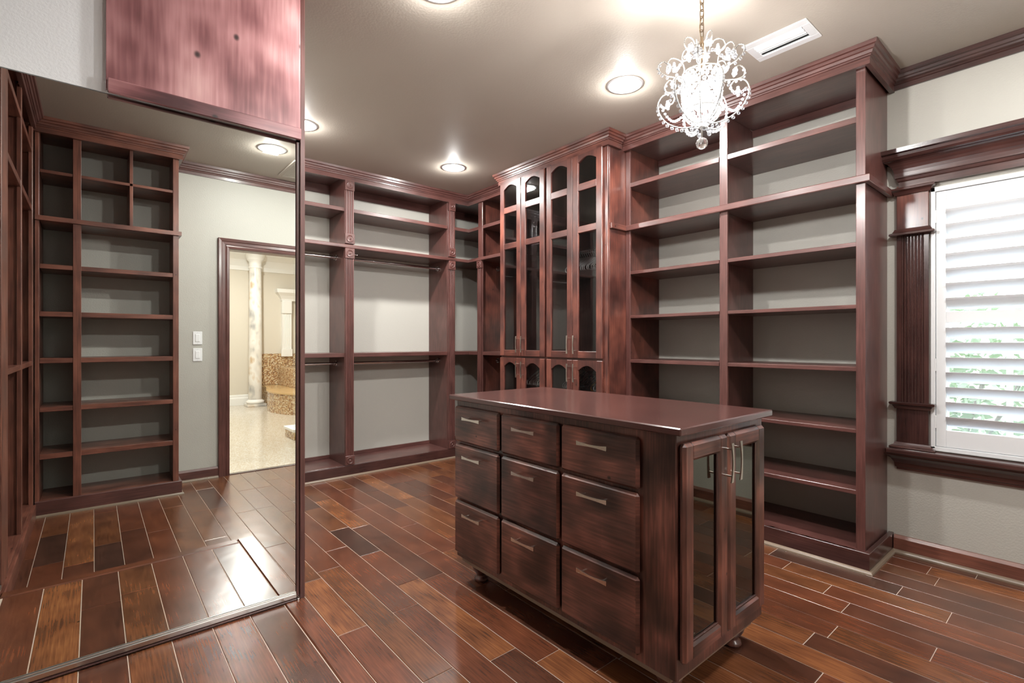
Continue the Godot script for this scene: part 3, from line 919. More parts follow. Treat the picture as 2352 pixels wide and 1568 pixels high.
# drawer island with a bevelled top, nine drawers and two glazed end doors
func island() -> void:
	var x0 := 1.427
	var z0 := -0.862
	var L := 1.343
	var W := 0.684
	var hT := 0.958
	var t := thing("island_dresser", "dark wood island with nine drawers, glazed end doors and turned feet", "island", Vector3(x0 + W / 2, 0, z0 - L / 2))
	var bx0 := x0 + 0.03
	var bx1 := x0 + W - 0.02
	var bz0 := z0 - L + 0.03
	var bz1 := z0 - 0.035
	board("body", Vector3(bx0, 0.118, bz0), Vector3(bx1, hT - 0.026, bz1), M.island, t, 1, 0.003)
	begin()
	cbox(Vector3(x0, hT - 0.026, z0 - L), Vector3(x0 + W, hT, z0), 2, 0.004)
	done("worktop", M.island_top, t)
	var hm := handle_mesh_local(0.145)
	var cols := [[0.036, 0.402], [0.417, 0.79], [0.802, 1.175]]
	var rows := [[0.721, 0.902], [0.428, 0.708], [0.146, 0.417]]
	var hy := [0.825, 0.622, 0.335]
	for c in cols:
		for r in 3:
			var za: float = z0 - L + c[0]
			var zb: float = z0 - L + c[1]
			var d := board("drawer", Vector3(x0 + 0.008, rows[r][0], za), Vector3(bx0, rows[r][1], zb), M.island, t, 2, 0.01)
			put("handle", hm, d, Transform3D(Basis(Vector3.UP, Vector3(0, 0, 1), Vector3(-1, 0, 0)) if false else Basis(Vector3(0, 1, 0), Vector3(0, 0, 1), Vector3(1, 0, 0)).rotated(Vector3(0, 0, 1), PI), Vector3(x0 + 0.008, [0.85, 0.657, 0.367][r], (za + zb) / 2) - O))
	# end doors facing +z
	var doors := [[1.466, 1.757], [1.762, 2.06]]
	for k in 2:
		var a: float = doors[k][0]
		var b: float = doors[k][1]
		var zf := z0 - 0.008
		begin()
		var f := 0.06
		cbox(Vector3(a, 0.178, bz1), Vector3(a + f, 0.9, zf), 1, 0.01)
		cbox(Vector3(b - f, 0.178, bz1), Vector3(b, 0.9, zf), 1, 0.01)
		cbox(Vector3(a + f - 0.014, 0.178, bz1), Vector3(b - f + 0.014, 0.232, zf - 0.0006), 0, 0.008)
		cbox(Vector3(a + f - 0.014, 0.838, bz1), Vector3(b - f + 0.014, 0.9, zf - 0.0006), 0, 0.01)
		var d := done("door", M.island, t)
		board("pane", Vector3(a + f - 0.008, 0.226, bz1 + 0.004), Vector3(b - f + 0.008, 0.845, bz1 + 0.012), M.tinted, d, 1, 0.0)
		begin()
		for q in [[Vector3(a + f, 0.232, bz1 + 0.011), Vector3(b - f, 0.24, bz1 + 0.019)], [Vector3(b - f - 0.008, 0.24, bz1 + 0.011), Vector3(b - f, 0.838, bz1 + 0.019)], [Vector3(a + f, 0.24, bz1 + 0.011), Vector3(a + f + 0.008, 0.838, bz1 + 0.019)]]:
			cbox(q[0], q[1], 1, 0.002)
		done("glazing_bead", M.trim_dark, d)
		put("handle", handle_mesh_local(0.14), d, Transform3D(Basis.IDENTITY, Vector3(b - 0.03 if k == 0 else a + 0.03, 0.806, zf) - O))
	# feet
	for sx in [0, 1]:
		for sz in [0, 1]:
			var c := Vector3(x0 + 0.113 if sx == 0 else x0 + W - 0.113, 0, z0 - 0.113 if sz == 0 else z0 - L + 0.13)
			begin()
			lathe(c, [Vector2(0.0001, 0), Vector2(0.03, 0), Vector2(0.036, 0.008), Vector2(0.034, 0.018), Vector2(0.024, 0.024), Vector2(0.022, 0.03), Vector2(0.03, 0.04), Vector2(0.044, 0.062), Vector2(0.05, 0.085), Vector2(0.048, 0.118)], 22)
			done("foot", M.island, t)
	begin()
	for zz in [bz0 + 0.06, bz1 - 0.02]:
		cbox(Vector3(bx0 + 0.05, 0.09, zz - 0.02), Vector3(bx1 - 0.05, 0.118, zz), 0, 0.001)
	cbox(Vector3(bx0 + 0.012, 0.095, bz0 + 0.03), Vector3(bx0 + 0.03, 0.118, bz1 - 0.03), 2, 0.001)
	done("base_rail", M.quarter, t)

func window_wall() -> void:
	var xw := WALL_R
	var zc0 := -0.605
	var zc1 := 0.12
	# glazing
	var w := structure("window_1", "white framed window behind the plantation shutter", "window")
	board("frame", Vector3(xw + 0.1, 0.63, zc0), Vector3(xw + 0.14, 0.67, zc1), M.white_gloss, w, 2, 0.002)
	board("frame", Vector3(xw + 0.1, 2.06, zc0), Vector3(xw + 0.14, 2.1, zc1), M.white_gloss, w, 2, 0.002)
	board("frame", Vector3(xw + 0.1, 0.67, zc0), Vector3(xw + 0.14, 2.06, zc0 + 0.04), M.white_gloss, w, 1, 0.002)
	board("frame", Vector3(xw + 0.1, 0.67, zc1 - 0.04), Vector3(xw + 0.14, 2.06, zc1), M.white_gloss, w, 1, 0.002)
	board("frame", Vector3(xw + 0.105, 0.67, -0.33), Vector3(xw + 0.135, 2.06, -0.305), M.white_gloss, w, 1, 0.002)
	board("pane", Vector3(xw + 0.118, 0.66, zc0 + 0.03), Vector3(xw + 0.122, 2.07, zc1 - 0.03), M.clear_glass, w, 1, 0.0)
	# shutter
	var t := thing("plantation_shutter", "white louvered plantation shutter in the window", "shutter", Vector3(xw, 0.64, -0.24))
	begin()
	cbox(Vector3(xw - 0.012, 0.634, zc0 - 0.018), Vector3(xw + 0.06, 2.1, zc0 + 0.002), 1, 0.002)
	cbox(Vector3(xw - 0.012, 0.634, zc1 - 0.002), Vector3(xw + 0.06, 2.1, zc1 + 0.018), 1, 0.002)
	cbox(Vector3(xw - 0.012, 0.622, zc0 - 0.018), Vector3(xw + 0.06, 0.646, zc1 + 0.018), 2, 0.002)
	cbox(Vector3(xw - 0.012, 2.075, zc0 - 0.018), Vector3(xw + 0.06, 2.1, zc1 + 0.018), 2, 0.002)
	done("outer_frame", M.white_gloss, t)
	var sx := xw - 0.004
	board("stile", Vector3(sx, 0.648, zc0 + 0.004), Vector3(sx + 0.03, 2.073, zc0 + 0.047), M.white_gloss, t, 1, 0.002)
	board("stile", Vector3(sx, 0.648, zc1 - 0.047), Vector3(sx + 0.03, 2.073, zc1 - 0.004), M.white_gloss, t, 1, 0.002)
	board("top_rail", Vector3(sx + 0.001, 1.972, zc0 + 0.047), Vector3(sx + 0.03, 2.073, zc1 - 0.047), M.white_gloss, t, 2, 0.002)
	board("middle_rail", Vector3(sx + 0.001, 1.338, zc0 + 0.047), Vector3(sx + 0.03, 1.4, zc1 - 0.047), M.white_gloss, t, 2, 0.002)
	board("bottom_rail", Vector3(sx + 0.001, 0.648, zc0 + 0.047), Vector3(sx + 0.03, 0.742, zc1 - 0.047), M.white_gloss, t, 2, 0.002)
	for y in [1.9, 1.05 + 0.02, 0.75]:
		begin()
		tube([Vector3(sx - 0.004, y, zc0 + 0.002), Vector3(sx - 0.004, y + 0.07, zc0 + 0.002)], 0.005, 8)
		done("hinge", M.white_gloss, t)
	var tops := [1.966, 1.885, 1.803, 1.722, 1.64, 1.558, 1.476, 1.312, 1.23, 1.148, 1.066, 0.984, 0.902, 0.82]
	for y in tops:
		begin()
		# lens-shaped blade, inner edge high and outer edge low
		var poly := PackedVector2Array()
		for k in 9:
			var u := -1.0 + 2.0 * k / 8.0
			poly.append(Vector2(u * 0.0445, 0.0055 * sqrt(maxf(1.0 - u * u, 0.02))))
		for k in 9:
			var u := 1.0 - 2.0 * k / 8.0
			poly.append(Vector2(u * 0.0445, -0.0055 * sqrt(maxf(1.0 - u * u, 0.02))))
		var ang := deg_to_rad(42.0)
		var ux := Vector3(cos(ang), -sin(ang), 0)
		var uy := Vector3(sin(ang), cos(ang), 0)
		prism(poly, Vector3(sx + 0.015, y - 0.03, zc0 + 0.0475), ux, uy, Vector3(0, 0, zc1 - zc0 - 0.095))
		done("louver", M.white_gloss, t)
	# casing: pilasters, entablature and sill
	var c := structure("trim_3", "dark wood window casing with fluted pilasters, cornice and sill", "window casing")
	for zz in [[-0.776, -0.63], [0.145, 0.291]]:
		var a: float = zz[0]
		var b: float = zz[1]
		begin()
		var prof := PackedVector2Array([Vector2(a, 0), Vector2(a, 0.02)])
		var n := 7
		var lane := (b - a - 0.04) / n
		for k in n:
			var m0 := a + 0.02 + lane * (k + 0.5)
			for q in 7:
				var ag := PI * q / 6.0
				prof.append(Vector2(m0 - cos(ag) * lane * 0.4, 0.02 - sin(ag) * 0.008))
		prof.append(Vector2(b, 0.02)); prof.append(Vector2(b, 0))
		prism(prof, Vector3(xw, 0.88, 0), Vector3(0, 0, 1), Vector3(-1, 0, 0), Vector3(0, 0.98, 0))
		done("fluted_shaft", M.trim_dark, c)
		board("plinth_block", Vector3(xw - 0.024, 0.62, a), Vector3(xw, 0.885, b), M.trim_dark, c, 1, 0.002)
		board("cap_block", Vector3(xw - 0.024, 1.86, a), Vector3(xw, 2.14, b), M.knotty, c, 1, 0.002)
		for mo in [[0.845, 0.885, 1], [0.616, 0.65, -1], [1.848, 1.888, -1], [2.085, 2.125, 1]]:
			begin()
			var h0: float = mo[0]
			var h1: float = mo[1]
			var hm := (h0 + h1) / 2
			var pr := [Vector2(0, h0), Vector2(0.008, h0), Vector2(0.012, h0 + 0.01), Vector2(0.018, hm), Vector2(0.03, hm + 0.006), Vector2(0.032, h1 - 0.004), Vector2(0.026, h1), Vector2(0, h1)] if mo[2] > 0 else [Vector2(0, h0), Vector2(0.026, h0), Vector2(0.032, h0 + 0.004), Vector2(0.03, hm - 0.006), Vector2(0.018, hm), Vector2(0.012, h1 - 0.01), Vector2(0.008, h1), Vector2(0, h1)]
			sweep([Vector3(xw, 0, a), Vector3(xw - 0.024, 0, a), Vector3(xw - 0.024, 0, b), Vector3(xw, 0, b)], Vector3.UP, 1.0, pr)
			done("collar_moulding", M.trim_dark, c)
	begin()
	var e := [Vector2(0, 2.125), Vector2(0.03, 2.125), Vector2(0.03, 2.16), Vector2(0.036, 2.166), Vector2(0.04, 2.18), Vector2(0.046, 2.183)]
	for k in 8:
		var a2 := PI / 2 * k / 7.0
		e.append(Vector2(0.046 + 0.05 * (1.0 - cos(a2)), 2.19 + 0.085 * sin(a2)))
	e.append_array([Vector2(0.104, 2.28), Vector2(0.112, 2.29), Vector2(0.116, 2.304), Vector2(0.13, 2.31), Vector2(0.134, 2.332), Vector2(0, 2.332)])
	sweep([Vector3(xw, 0, -0.735), Vector3(xw - 0.001, 0, -0.735), Vector3(xw - 0.001, 0, 0.25), Vector3(xw, 0, 0.25)], Vector3.UP, 1.0, e)
	done("cornice", M.trim_dark, c)
	board("sill", Vector3(xw - 0.1, 0.588, -0.815), Vector3(xw + 0.1, 0.617, 0.33), M.trim_dark, c, 2, 0.006)
	begin()
	sweep([Vector3(xw, 0, -0.765), Vector3(xw - 0.001, 0, -0.765), Vector3(xw - 0.001, 0, 0.28), Vector3(xw, 0, 0.28)], Vector3.UP, 1.0, [Vector2(0, 0.488), Vector2(0.012, 0.488), Vector2(0.014, 0.5), Vector2(0.02, 0.505), Vector2(0.024, 0.53), Vector2(0.036, 0.552), Vector2(0.056, 0.57), Vector2(0.07, 0.576), Vector2(0.072, 0.588), Vector2(0, 0.588)])
	done("apron_moulding", M.trim_dark, c)

# open shelving behind the camera, seen in the mirror
func entry_bookcase() -> void:
	var t := thing("cubby_bookcase", "full-height bookcase with small cubbies on top, reflected beside the switches", "bookcase", Vector3(0.1, 0, 0.52))
	var zf := 0.34
	var zb := WALL_F - 0.001
	for p in [[-0.312, -0.29], [-0.1, -0.078], [0.506, 0.528]]:
		board("side_panel", Vector3(p[0], 0.09, zf + 0.01), Vector3(p[1], 2.76, zb), M.orange, t, 1, 0.001)
	for p in [[-0.314, -0.29], [-0.112, -0.066], [0.492, 0.531]]:
		board("stile", Vector3(p[0], 0.09, zf), Vector3(p[1], 2.72, zf + 0.02), M.orange, t, 1, 0.002)
	board("divider", Vector3(0.215, 2.125, zf + 0.004), Vector3(0.236, 2.72, zb), M.orange, t, 1, 0.002)
	for b in [[-0.29, -0.1], [-0.078, 0.506]]:
		for s in [[2.431, 2.453], [2.088, 2.12], [1.752, 1.785], [1.413, 1.448], [1.08, 1.116], [0.735, 0.77], [0.4, 0.438], [0.09, 0.11], [2.74, 2.765]]:
			board("shelf", Vector3(b[0] + 0.001, s[0], zf + 0.004), Vector3(b[1] - 0.001, s[1], zb), M.orange, t, 0, 0.002)
	begin()
	sweep([Vector3(-0.312, 0, zf), Vector3(0.531, 0, zf), Vector3(0.531, 0, zb)], Vector3.UP, -1.0, [Vector2(0, 2.09), Vector2(0.018, 2.09), Vector2(0.018, 2.122), Vector2(0, 2.122)])
	done("ledge_moulding", M.orange, t)
	begin()
	sweep([Vector3(-0.312, 0, zf), Vector3(0.531, 0, zf), Vector3(0.531, 0, zb)], Vector3.UP, -1.0, [Vector2(0, 0), Vector2(0.02, 0), Vector2(0.02, 0.106), Vector2(0.016, 0.11), Vector2(0, 0.11)])
	done("plinth", M.shelf, t)
	begin()
	sweep([Vector3(-0.312, 0, zf - 0.02), Vector3(0.551, 0, zf - 0.02), Vector3(0.551, 0, zb)], Vector3.UP, -1.0, [Vector2(0, 0), Vector2(0.016, 0), Vector2(0.014, 0.008), Vector2(0.006, 0.015), Vector2(0, 0.016)])
	done("shoe_strip", M.quarter, t)
	cabinet_crown([Vector3(-0.322, 0, zf - 0.004), Vector3(0.535, 0, zf - 0.004), Vector3(0.535, 0, zb)], -1.0, t, M.orange)

# hanging unit on the alcove side, seen edge-on in the mirror
func alcove_unit() -> void:
	var t := thing("alcove_wardrobe", "tall two-bay wardrobe seen edge-on in the mirror", "wardrobe", Vector3(-0.52, 0, -0.5))
	var xf := -0.318
	var xb := -0.739
	board("filler_board", Vector3(xf - 0.02, STEP + 0.004, -1.312), Vector3(xf + 0.006, 2.72, -1.1), M.orange, t, 1, 0.002)
	board("stile", Vector3(xf - 0.02, 0.1, -1.098), Vector3(xf + 0.001, 2.72, -1.06), M.orange, t, 1, 0.002)
	board("stile", Vector3(xf - 0.02, 0.1, -0.45), Vector3(xf + 0.001, 2.72, -0.4), M.orange, t, 1, 0.002)
	board("stile", Vector3(xf - 0.02, 0.1, 0.24), Vector3(xf + 0.001, 2.72, 0.31), M.orange, t, 1, 0.002)
	for z in [-1.09, -0.435, 0.285]:
		board("side_panel", Vector3(xb, 0.1, z), Vector3(xf - 0.021, 2.76, z + 0.022), M.orange, t, 1, 0.001)
	for b in [[-1.066, -0.437], [-0.411, 0.283]]:
		for s in [[2.53, 2.565], [2.13, 2.165], [1.07, 1.1], [0.1, 0.12], [2.74, 2.76]]:
			board("shelf", Vector3(xb, s[0], b[0]), Vector3(xf - 0.001, s[1], b[1]), M.orange, t, 2, 0.002)
	begin()
	sweep([Vector3(xf - 0.02, 0, -1.312), Vector3(xf - 0.02, 0, 0.3)], Vector3.UP, -1.0, [Vector2(0, 0), Vector2(0.035, 0), Vector2(0.035, 0.098), Vector2(0.03, 0.1), Vector2(0, 0.1)])
	done("plinth", M.orange, t)
	cabinet_crown([Vector3(xf - 0.006, 0, -1.312), Vector3(xf - 0.006, 0, 0.272)], -1.0, t, M.shelf)

func doorway_and_bathroom() -> void:
	var d := structure("door_1", "dark wood doorway casing opening to the pale bathroom", "doorway")
	var prof := [Vector2(0, 0), Vector2(0.002, 0.012), Vector2(0.02, 0.016), Vector2(0.032, 0.012), Vector2(0.036, 0.018), Vector2(0.06, 0.02), Vector2(0.066, 0.026), Vector2(0.088, 0.03), Vector2(0.092, 0.026), Vector2(0.092, 0)]
	begin()
	# the profile is carried round the opening on the closet side
	var rev := prof.duplicate()
	rev.reverse()
	sweep([Vector3(0.963, 0, WALL_F), Vector3(0.963, 2.09, WALL_F), Vector3(1.727, 2.09, WALL_F), Vector3(1.727, 0, WALL_F)], Vector3(0, 0, -1), 1.0, rev)
	done("casing", M.shelf, d)
	board("jamb", Vector3(0.9501, 0, WALL_F - 0.002), Vector3(0.966, 2.09, WALL_F + 0.122), M.shelf, d, 1, 0.001)
	board("jamb", Vector3(1.724, 0, WALL_F - 0.002), Vector3(1.7399, 2.09, WALL_F + 0.122), M.shelf, d, 1, 0.001)
	board("jamb", Vector3(0.95, 2.088, WALL_F - 0.002), Vector3(1.74, 2.105, WALL_F + 0.122), M.shelf, d, 0, 0.001)
	board("threshold", Vector3(0.966, -0.002, WALL_F + 0.0), Vector3(1.724, 0.006, WALL_F + 0.05), M.trim_dark, d, 0, 0.002)
	board("strike_plate", Vector3(0.966, 0.98, WALL_F + 0.03), Vector3(0.9685, 1.04, WALL_F + 0.06), M.nickel, d, 1, 0.0005)
	var f := structure("floor_bathroom", "pale mosaic tile bathroom floor beyond the doorway", "floor")
	board("tile_bed", Vector3(-0.4, -0.15, WALL_F + 0.06), Vector3(4.4, -0.001, 6.5), M.mosaic_floor, f, 0, 0.0)
	f = structure("ceiling_bathroom", "white bathroom ceiling", "ceiling")
	board("ceiling_plaster", Vector3(-0.4, 2.95, WALL_F + 0.12), Vector3(4.4, 3.05, 6.5), M.bath_white, f, 0, 0.0)
	for q in [["wall_bathroom_side", "cream bathroom side wall near the doorway", Vector3(-0.55, 0, WALL_F + 0.12), Vector3(-0.4, 2.95, 6.3)], ["wall_bathroom_far", "cream bathroom side wall behind the tub", Vector3(4.4, 0, WALL_F + 0.12), Vector3(4.55, 2.95, 6.3)], ["wall_bathroom_lintel", "cream bathroom wall above the doorway", Vector3(-0.4, CEIL, WALL_F), Vector3(4.4, 2.95, WALL_F + 0.12)], ["wall_bathroom_return", "cream bathroom wall beside the closet", Vector3(3.775, 0, WALL_F), Vector3(4.4, CEIL, WALL_F + 0.12)]]:
		f = structure(q[0], q[1], "wall")
		board("plaster", q[2], q[3], M.bath_wall, f, 0, 0.0)
	f = structure("wall_bathroom_back", "cream bathroom wall behind the marble column", "wall")
	board("plaster", Vector3(-0.55, 0, 6.3), Vector3(4.55, 2.95, 6.45), M.bath_wall, f, 0, 0.0)
	begin()
	sweep([Vector3(4.4, 0, 6.3), Vector3(-0.4, 0, 6.3)], Vector3.UP, 1.0, [Vector2(0, 2.62), Vector2(0.02, 2.62), Vector2(0.03, 2.7), Vector2(0.09, 2.82), Vector2(0.2, 2.9), Vector2(0.22, 2.95), Vector2(0, 2.95)])
	done("cornice", M.bath_white, f)
	begin()
	sweep([Vector3(4.4, 0, 6.3), Vector3(-0.4, 0, 6.3)], Vector3.UP, 1.0, [Vector2(0, 0), Vector2(0.02, 0), Vector2(0.02, 0.13), Vector2(0.012, 0.15), Vector2(0.01, 0.19), Vector2(0, 0.2)])
	done("skirting", M.bath_white, f)
	# column
	var c := Vector3(2.383, 0, 6.0)
	var t := thing("marble_column", "round veined marble column standing in the bathroom", "column", c)
	board("plinth", c + Vector3(-0.165, 0, -0.165), c + Vector3(0.165, 0.05, 0.165), M.marble, t, 0, 0.004)
	begin()
	lathe(c, [Vector2(0.12, 0.05), Vector2(0.15, 0.055), Vector2(0.158, 0.08), Vector2(0.15, 0.105), Vector2(0.128, 0.112), Vector2(0.122, 0.13)], 32)
	done("base", M.bath_white, t)
	begin()
	lathe(c, [Vector2(0.118, 0.128), Vector2(0.117, 1.0), Vector2(0.11, 2.0), Vector2(0.106, 2.64)], 36)
	done("shaft", M.marble, t)
	begin()
	lathe(c, [Vector2(0.106, 2.63), Vector2(0.122, 2.64), Vector2(0.122, 2.66), Vector2(0.108, 2.67), Vector2(0.11, 2.76), Vector2(0.14, 2.79), Vector2(0.15, 2.81), Vector2(0.15, 2.83), Vector2(0.17, 2.85), Vector2(0.17, 2.949), Vector2(0.01, 2.949)], 32)
	done("capital", M.bath_white, t)
	# tub surround
	t = thing("tub_surround", "curved tub deck faced with brown mosaic tiles behind the column", "bathtub", Vector3(3.2, 0, 5.2))
	var poly := PackedVector2Array([Vector2(4.39, 6.25), Vector2(2.56, 6.25), Vector2(2.56, 5.85)])
	for k in 12:
		var a := -0.15 + 1.75 * k / 11.0
		poly.append(Vector2(3.5 - 1.13 * cos(a), 4.95 - 1.25 * sin(a)))
	poly.append(Vector2(4.39, 3.7))
	begin()
	prism(poly, Vector3(0, 0, 0), Vector3(1, 0, 0), Vector3(0, 0, 1), Vector3(0, 0.34, 0))
	done("riser", M.mosaic, t)
	begin()
	var big := PackedVector2Array()
	for p in poly: big.append(p + (Vector2(p.x, p.y) - Vector2(3.6, 5.2)).normalized() * (0.02 if p.x < 4.3 and p.y < 6.2 else 0.0))
	prism(big, Vector3(0, 0.34, 0), Vector3(1, 0, 0), Vector3(0, 0, 1), Vector3(0, 0.025, 0))
	done("ledge", M.ledge, t)
	board("upper_tier", Vector3(2.86, 0.366, 5.2), Vector3(4.39, 0.72, 6.25), M.mosaic, t, 0, 0.004)
	board("backsplash", Vector3(2.5, 0.366, 6.255), Vector3(4.39, 0.99, 6.2995), M.mosaic, t, 0, 0.002)
	# white pilaster over the tub
	t = thing("white_pilaster", "white fluted bracketed pilaster on the bathroom wall", "pilaster", Vector3(3.02, 0.93, 6.26))
	begin()
	var pr := PackedVector2Array([Vector2(2.93, 0), Vector2(2.93, 0.085)])
	for k in 5:
		var m0 := 2.945 + 0.03 * (k + 0.5)
		for q in 5:
			var ag := PI * q / 4.0
			pr.append(Vector2(m0 - cos(ag) * 0.011, 0.085 - sin(ag) * 0.008))
	pr.append(Vector2(3.11, 0.085)); pr.append(Vector2(3.11, 0))
	prism(pr, Vector3(0, 1.08, 6.2985), Vector3(1, 0, 0), Vector3(0, 0, -1), Vector3(0, 0.72, 0))
	done("fluted_shaft", M.bath_white, t)
	board("base_block", Vector3(2.915, 0.93, 6.2), Vector3(3.125, 1.079, 6.2545), M.bath_white, t, 1, 0.004)
	board("bracket", Vector3(2.925, 1.801, 6.19), Vector3(3.115, 2.06, 6.2985), M.bath_white, t, 1, 0.01)
	begin()
	sweep([Vector3(3.9, 0, 6.2985), Vector3(3.9, 0, 6.22), Vector3(2.93, 0, 6.22), Vector3(2.93, 0, 6.2985)], Vector3.UP, 1.0, [Vector2(0, 2.06), Vector2(0.01, 2.06), Vector2(0.02, 2.1), Vector2(0.06, 2.16), Vector2(0.12, 2.22), Vector2(0.13, 2.29), Vector2(0, 2.29)])
	done("cornice", M.bath_white, t)
	# shower curb and glass
	t = thing("shower_curb", "low mosaic shower curb with a white cap", "curb", Vector3(2.6, 0, 2.2))
	board("body", Vector3(1.92, 0, 2.02), Vector3(3.6, 0.1, 2.4), M.mosaic, t, 0, 0.003)
	board("cap", Vector3(1.905, 0.1, 2.005), Vector3(3.6, 0.135, 2.415), M.bath_white, t, 0, 0.004)
	t = thing("shower_glass", "clear shower glass panel standing on the mosaic curb", "glass panel", Vector3(2.7, 0.136, 2.2))
	board("pane", Vector3(1.965, 0.136, 2.195), Vector3(3.55, 2.3, 2.205), M.clear_glass, t, 1, 0.0)
	board("clamp", Vector3(1.99, 0.1355, 2.185), Vector3(2.03, 0.19, 2.215), M.chrome, t, 1, 0.002)
	for p in [Vector3(1.4, 2.75, 2.6), Vector3(2.0, 2.75, 4.6)]:
		lamp_fitting("bath_lamp", "round white ceiling lamp in the bathroom " + ("near the doorway" if p.z < 3 else "by the column"), p + Vector3(0, 0.2, 0), BATH_ENERGY)

# recessed can: trim ring, reflector and glowing lens; a spot throws the light down
func lamp_fitting(called: String, label: String, at: Vector3, energy: float) -> Node3D:
	var t := thing(called, label, "ceiling light", at, "recessed ceiling lights" if called != "bath_lamp" else "bathroom ceiling lamps")
	begin()
	lathe(at, [Vector2(0.078, 0.0), Vector2(0.08, -0.003), Vector2(0.1, -0.0035), Vector2(0.109, -0.0015), Vector2(0.11, 0.0)], 32)
	done("trim_ring", M.white_gloss, t)
	begin()
	lathe(at, [Vector2(0.0001, -0.022), Vector2(0.03, -0.02), Vector2(0.058, -0.013), Vector2(0.079, -0.001)], 32)
	done("lens", M.lamp, t)
	var o := OmniLight3D.new()
	o.name = "lens_glow"
	t.add_child(o)
	o.position = Vector3(0, -0.017, 0)
	o.omni_range = 8.0
	o.omni_attenuation = 2.0
	o.light_energy = GLOW_ENERGY
	o.light_size = 0.008
	o.light_color = Color(1.0, 0.993, 0.98)
	o.shadow_enabled = true
	var s := AreaLight3D.new()
	s.name = "lens_light"
	t.add_child(s)
	s.position = Vector3(0, -0.024, 0)
	s.rotation = Vector3(-PI / 2, 0, 0)
	s.area_size = Vector2(0.11, 0.11)
	s.area_range = 12.0
	s.area_attenuation = 2.0
	s.light_energy = energy
	s.light_color = Color(1.0, 0.993, 0.98)
	s.shadow_enabled = true
	return t

func ceiling_fittings() -> void:
	var spots := [
		[Vector3(2.5, CEIL, -1.89), "recessed ceiling light between the chandelier and the open bookcase"],
		[Vector3(2.5, CEIL, -3.79), "recessed ceiling light before the glazed cabinet in the wardrobe corner"],
		[Vector3(1.16, CEIL, -3.75), "recessed ceiling light half hidden by the wood header panel"],
		[Vector3(1.17, CEIL, -1.9), "recessed ceiling light over the raised step side of the island"],
		[Vector3(1.12, CEIL, -0.1), "recessed ceiling light reflected in the mirrored door"],
		[Vector3(2.5, CEIL, 0.05), "recessed ceiling light in front of the window wall"]]
	for s in spots:
		lamp_fitting("ceiling_light", s[1], s[0], SPOT_ENERGY * ((0.8 if s[0].x > 2.0 else 0.4) if s[0].z > -1.0 else 1.0))
	# supply register beside the chandelier
	var t := thing("air_vent", "white ceiling air register with long curved blades", "vent", Vector3(2.757, CEIL, -1.083))
	var a := Vector3(2.65, CEIL, -1.24)
	var b := Vector3(2.865, CEIL, -0.927)
	begin()
	cbox(Vector3(a.x, CEIL - 0.008, a.z), Vector3(a.x + 0.045, CEIL, b.z), 2, 0.003)
	cbox(Vector3(b.x - 0.045, CEIL - 0.008, a.z), Vector3(b.x, CEIL, b.z), 2, 0.003)
	cbox(Vector3(a.x + 0.042, CEIL - 0.008, a.z), Vector3(b.x - 0.042, CEIL, a.z + 0.04), 0, 0.003)
	cbox(Vector3(a.x + 0.042, CEIL - 0.008, b.z - 0.04), Vector3(b.x - 0.042, CEIL, b.z), 0, 0.003)
	done("frame", M.white_gloss, t)
	board("cavity", Vector3(a.x + 0.04, CEIL - 0.0012, a.z + 0.036), Vector3(b.x - 0.04, CEIL - 0.0004, b.z - 0.036), M.cavity, t, 2, 0.0)
	for k in 5:
		begin()
		var x := a.x + 0.05 + 0.0265 * k
		var tilt := -0.5 if k < 2 else (0.0 if k == 2 else 0.5)
		var w := 0.011 if k != 2 else 0.016
		var poly := PackedVector2Array([Vector2(-w, 0), Vector2(-w * 0.4, 0.003), Vector2(w * 0.4, 0.003), Vector2(w, 0), Vector2(w, -0.0015), Vector2(w * 0.4, 0.0015), Vector2(-w * 0.4, 0.0015), Vector2(-w, -0.0015)])
		prism(poly, Vector3(x + 0.004, CEIL - 0.007, a.z + 0.04), Vector3(cos(tilt), sin(tilt), 0), Vector3(-sin(tilt), cos(tilt), 0), Vector3(0, 0, b.z - a.z - 0.08))
		done("blade", M.white_gloss, t)
	# return grille reflected in the mirror
	t = thing("return_grille", "square taupe return air grille in the ceiling, reflected in the mirror", "vent", Vector3(1.58, CEIL, 0.28))
	var ra := Vector3(1.335, CEIL, 0.03)
	var rb := Vector3(1.835, CEIL, 0.53)
	begin()
	cbox(Vector3(ra.x, CEIL - 0.012, ra.z), Vector3(ra.x + 0.03, CEIL, rb.z), 2, 0.003)
	cbox(Vector3(rb.x - 0.03, CEIL - 0.012, ra.z), Vector3(rb.x, CEIL, rb.z), 2, 0.003)
	cbox(Vector3(ra.x + 0.028, CEIL - 0.012, ra.z), Vector3(rb.x - 0.028, CEIL, ra.z + 0.03), 0, 0.003)
	cbox(Vector3(ra.x + 0.028, CEIL - 0.012, rb.z - 0.03), Vector3(rb.x - 0.028, CEIL, rb.z), 0, 0.003)
	done("frame", M.ceiling, t)
	for k in 20:
		var z := ra.z + 0.04 + 0.0215 * k
		board("slat", Vector3(ra.x + 0.028, CEIL - 0.008, z), Vector3(rb.x - 0.028, CEIL - 0.001, z + 0.012), M.ceiling, t, 0, 0.001)

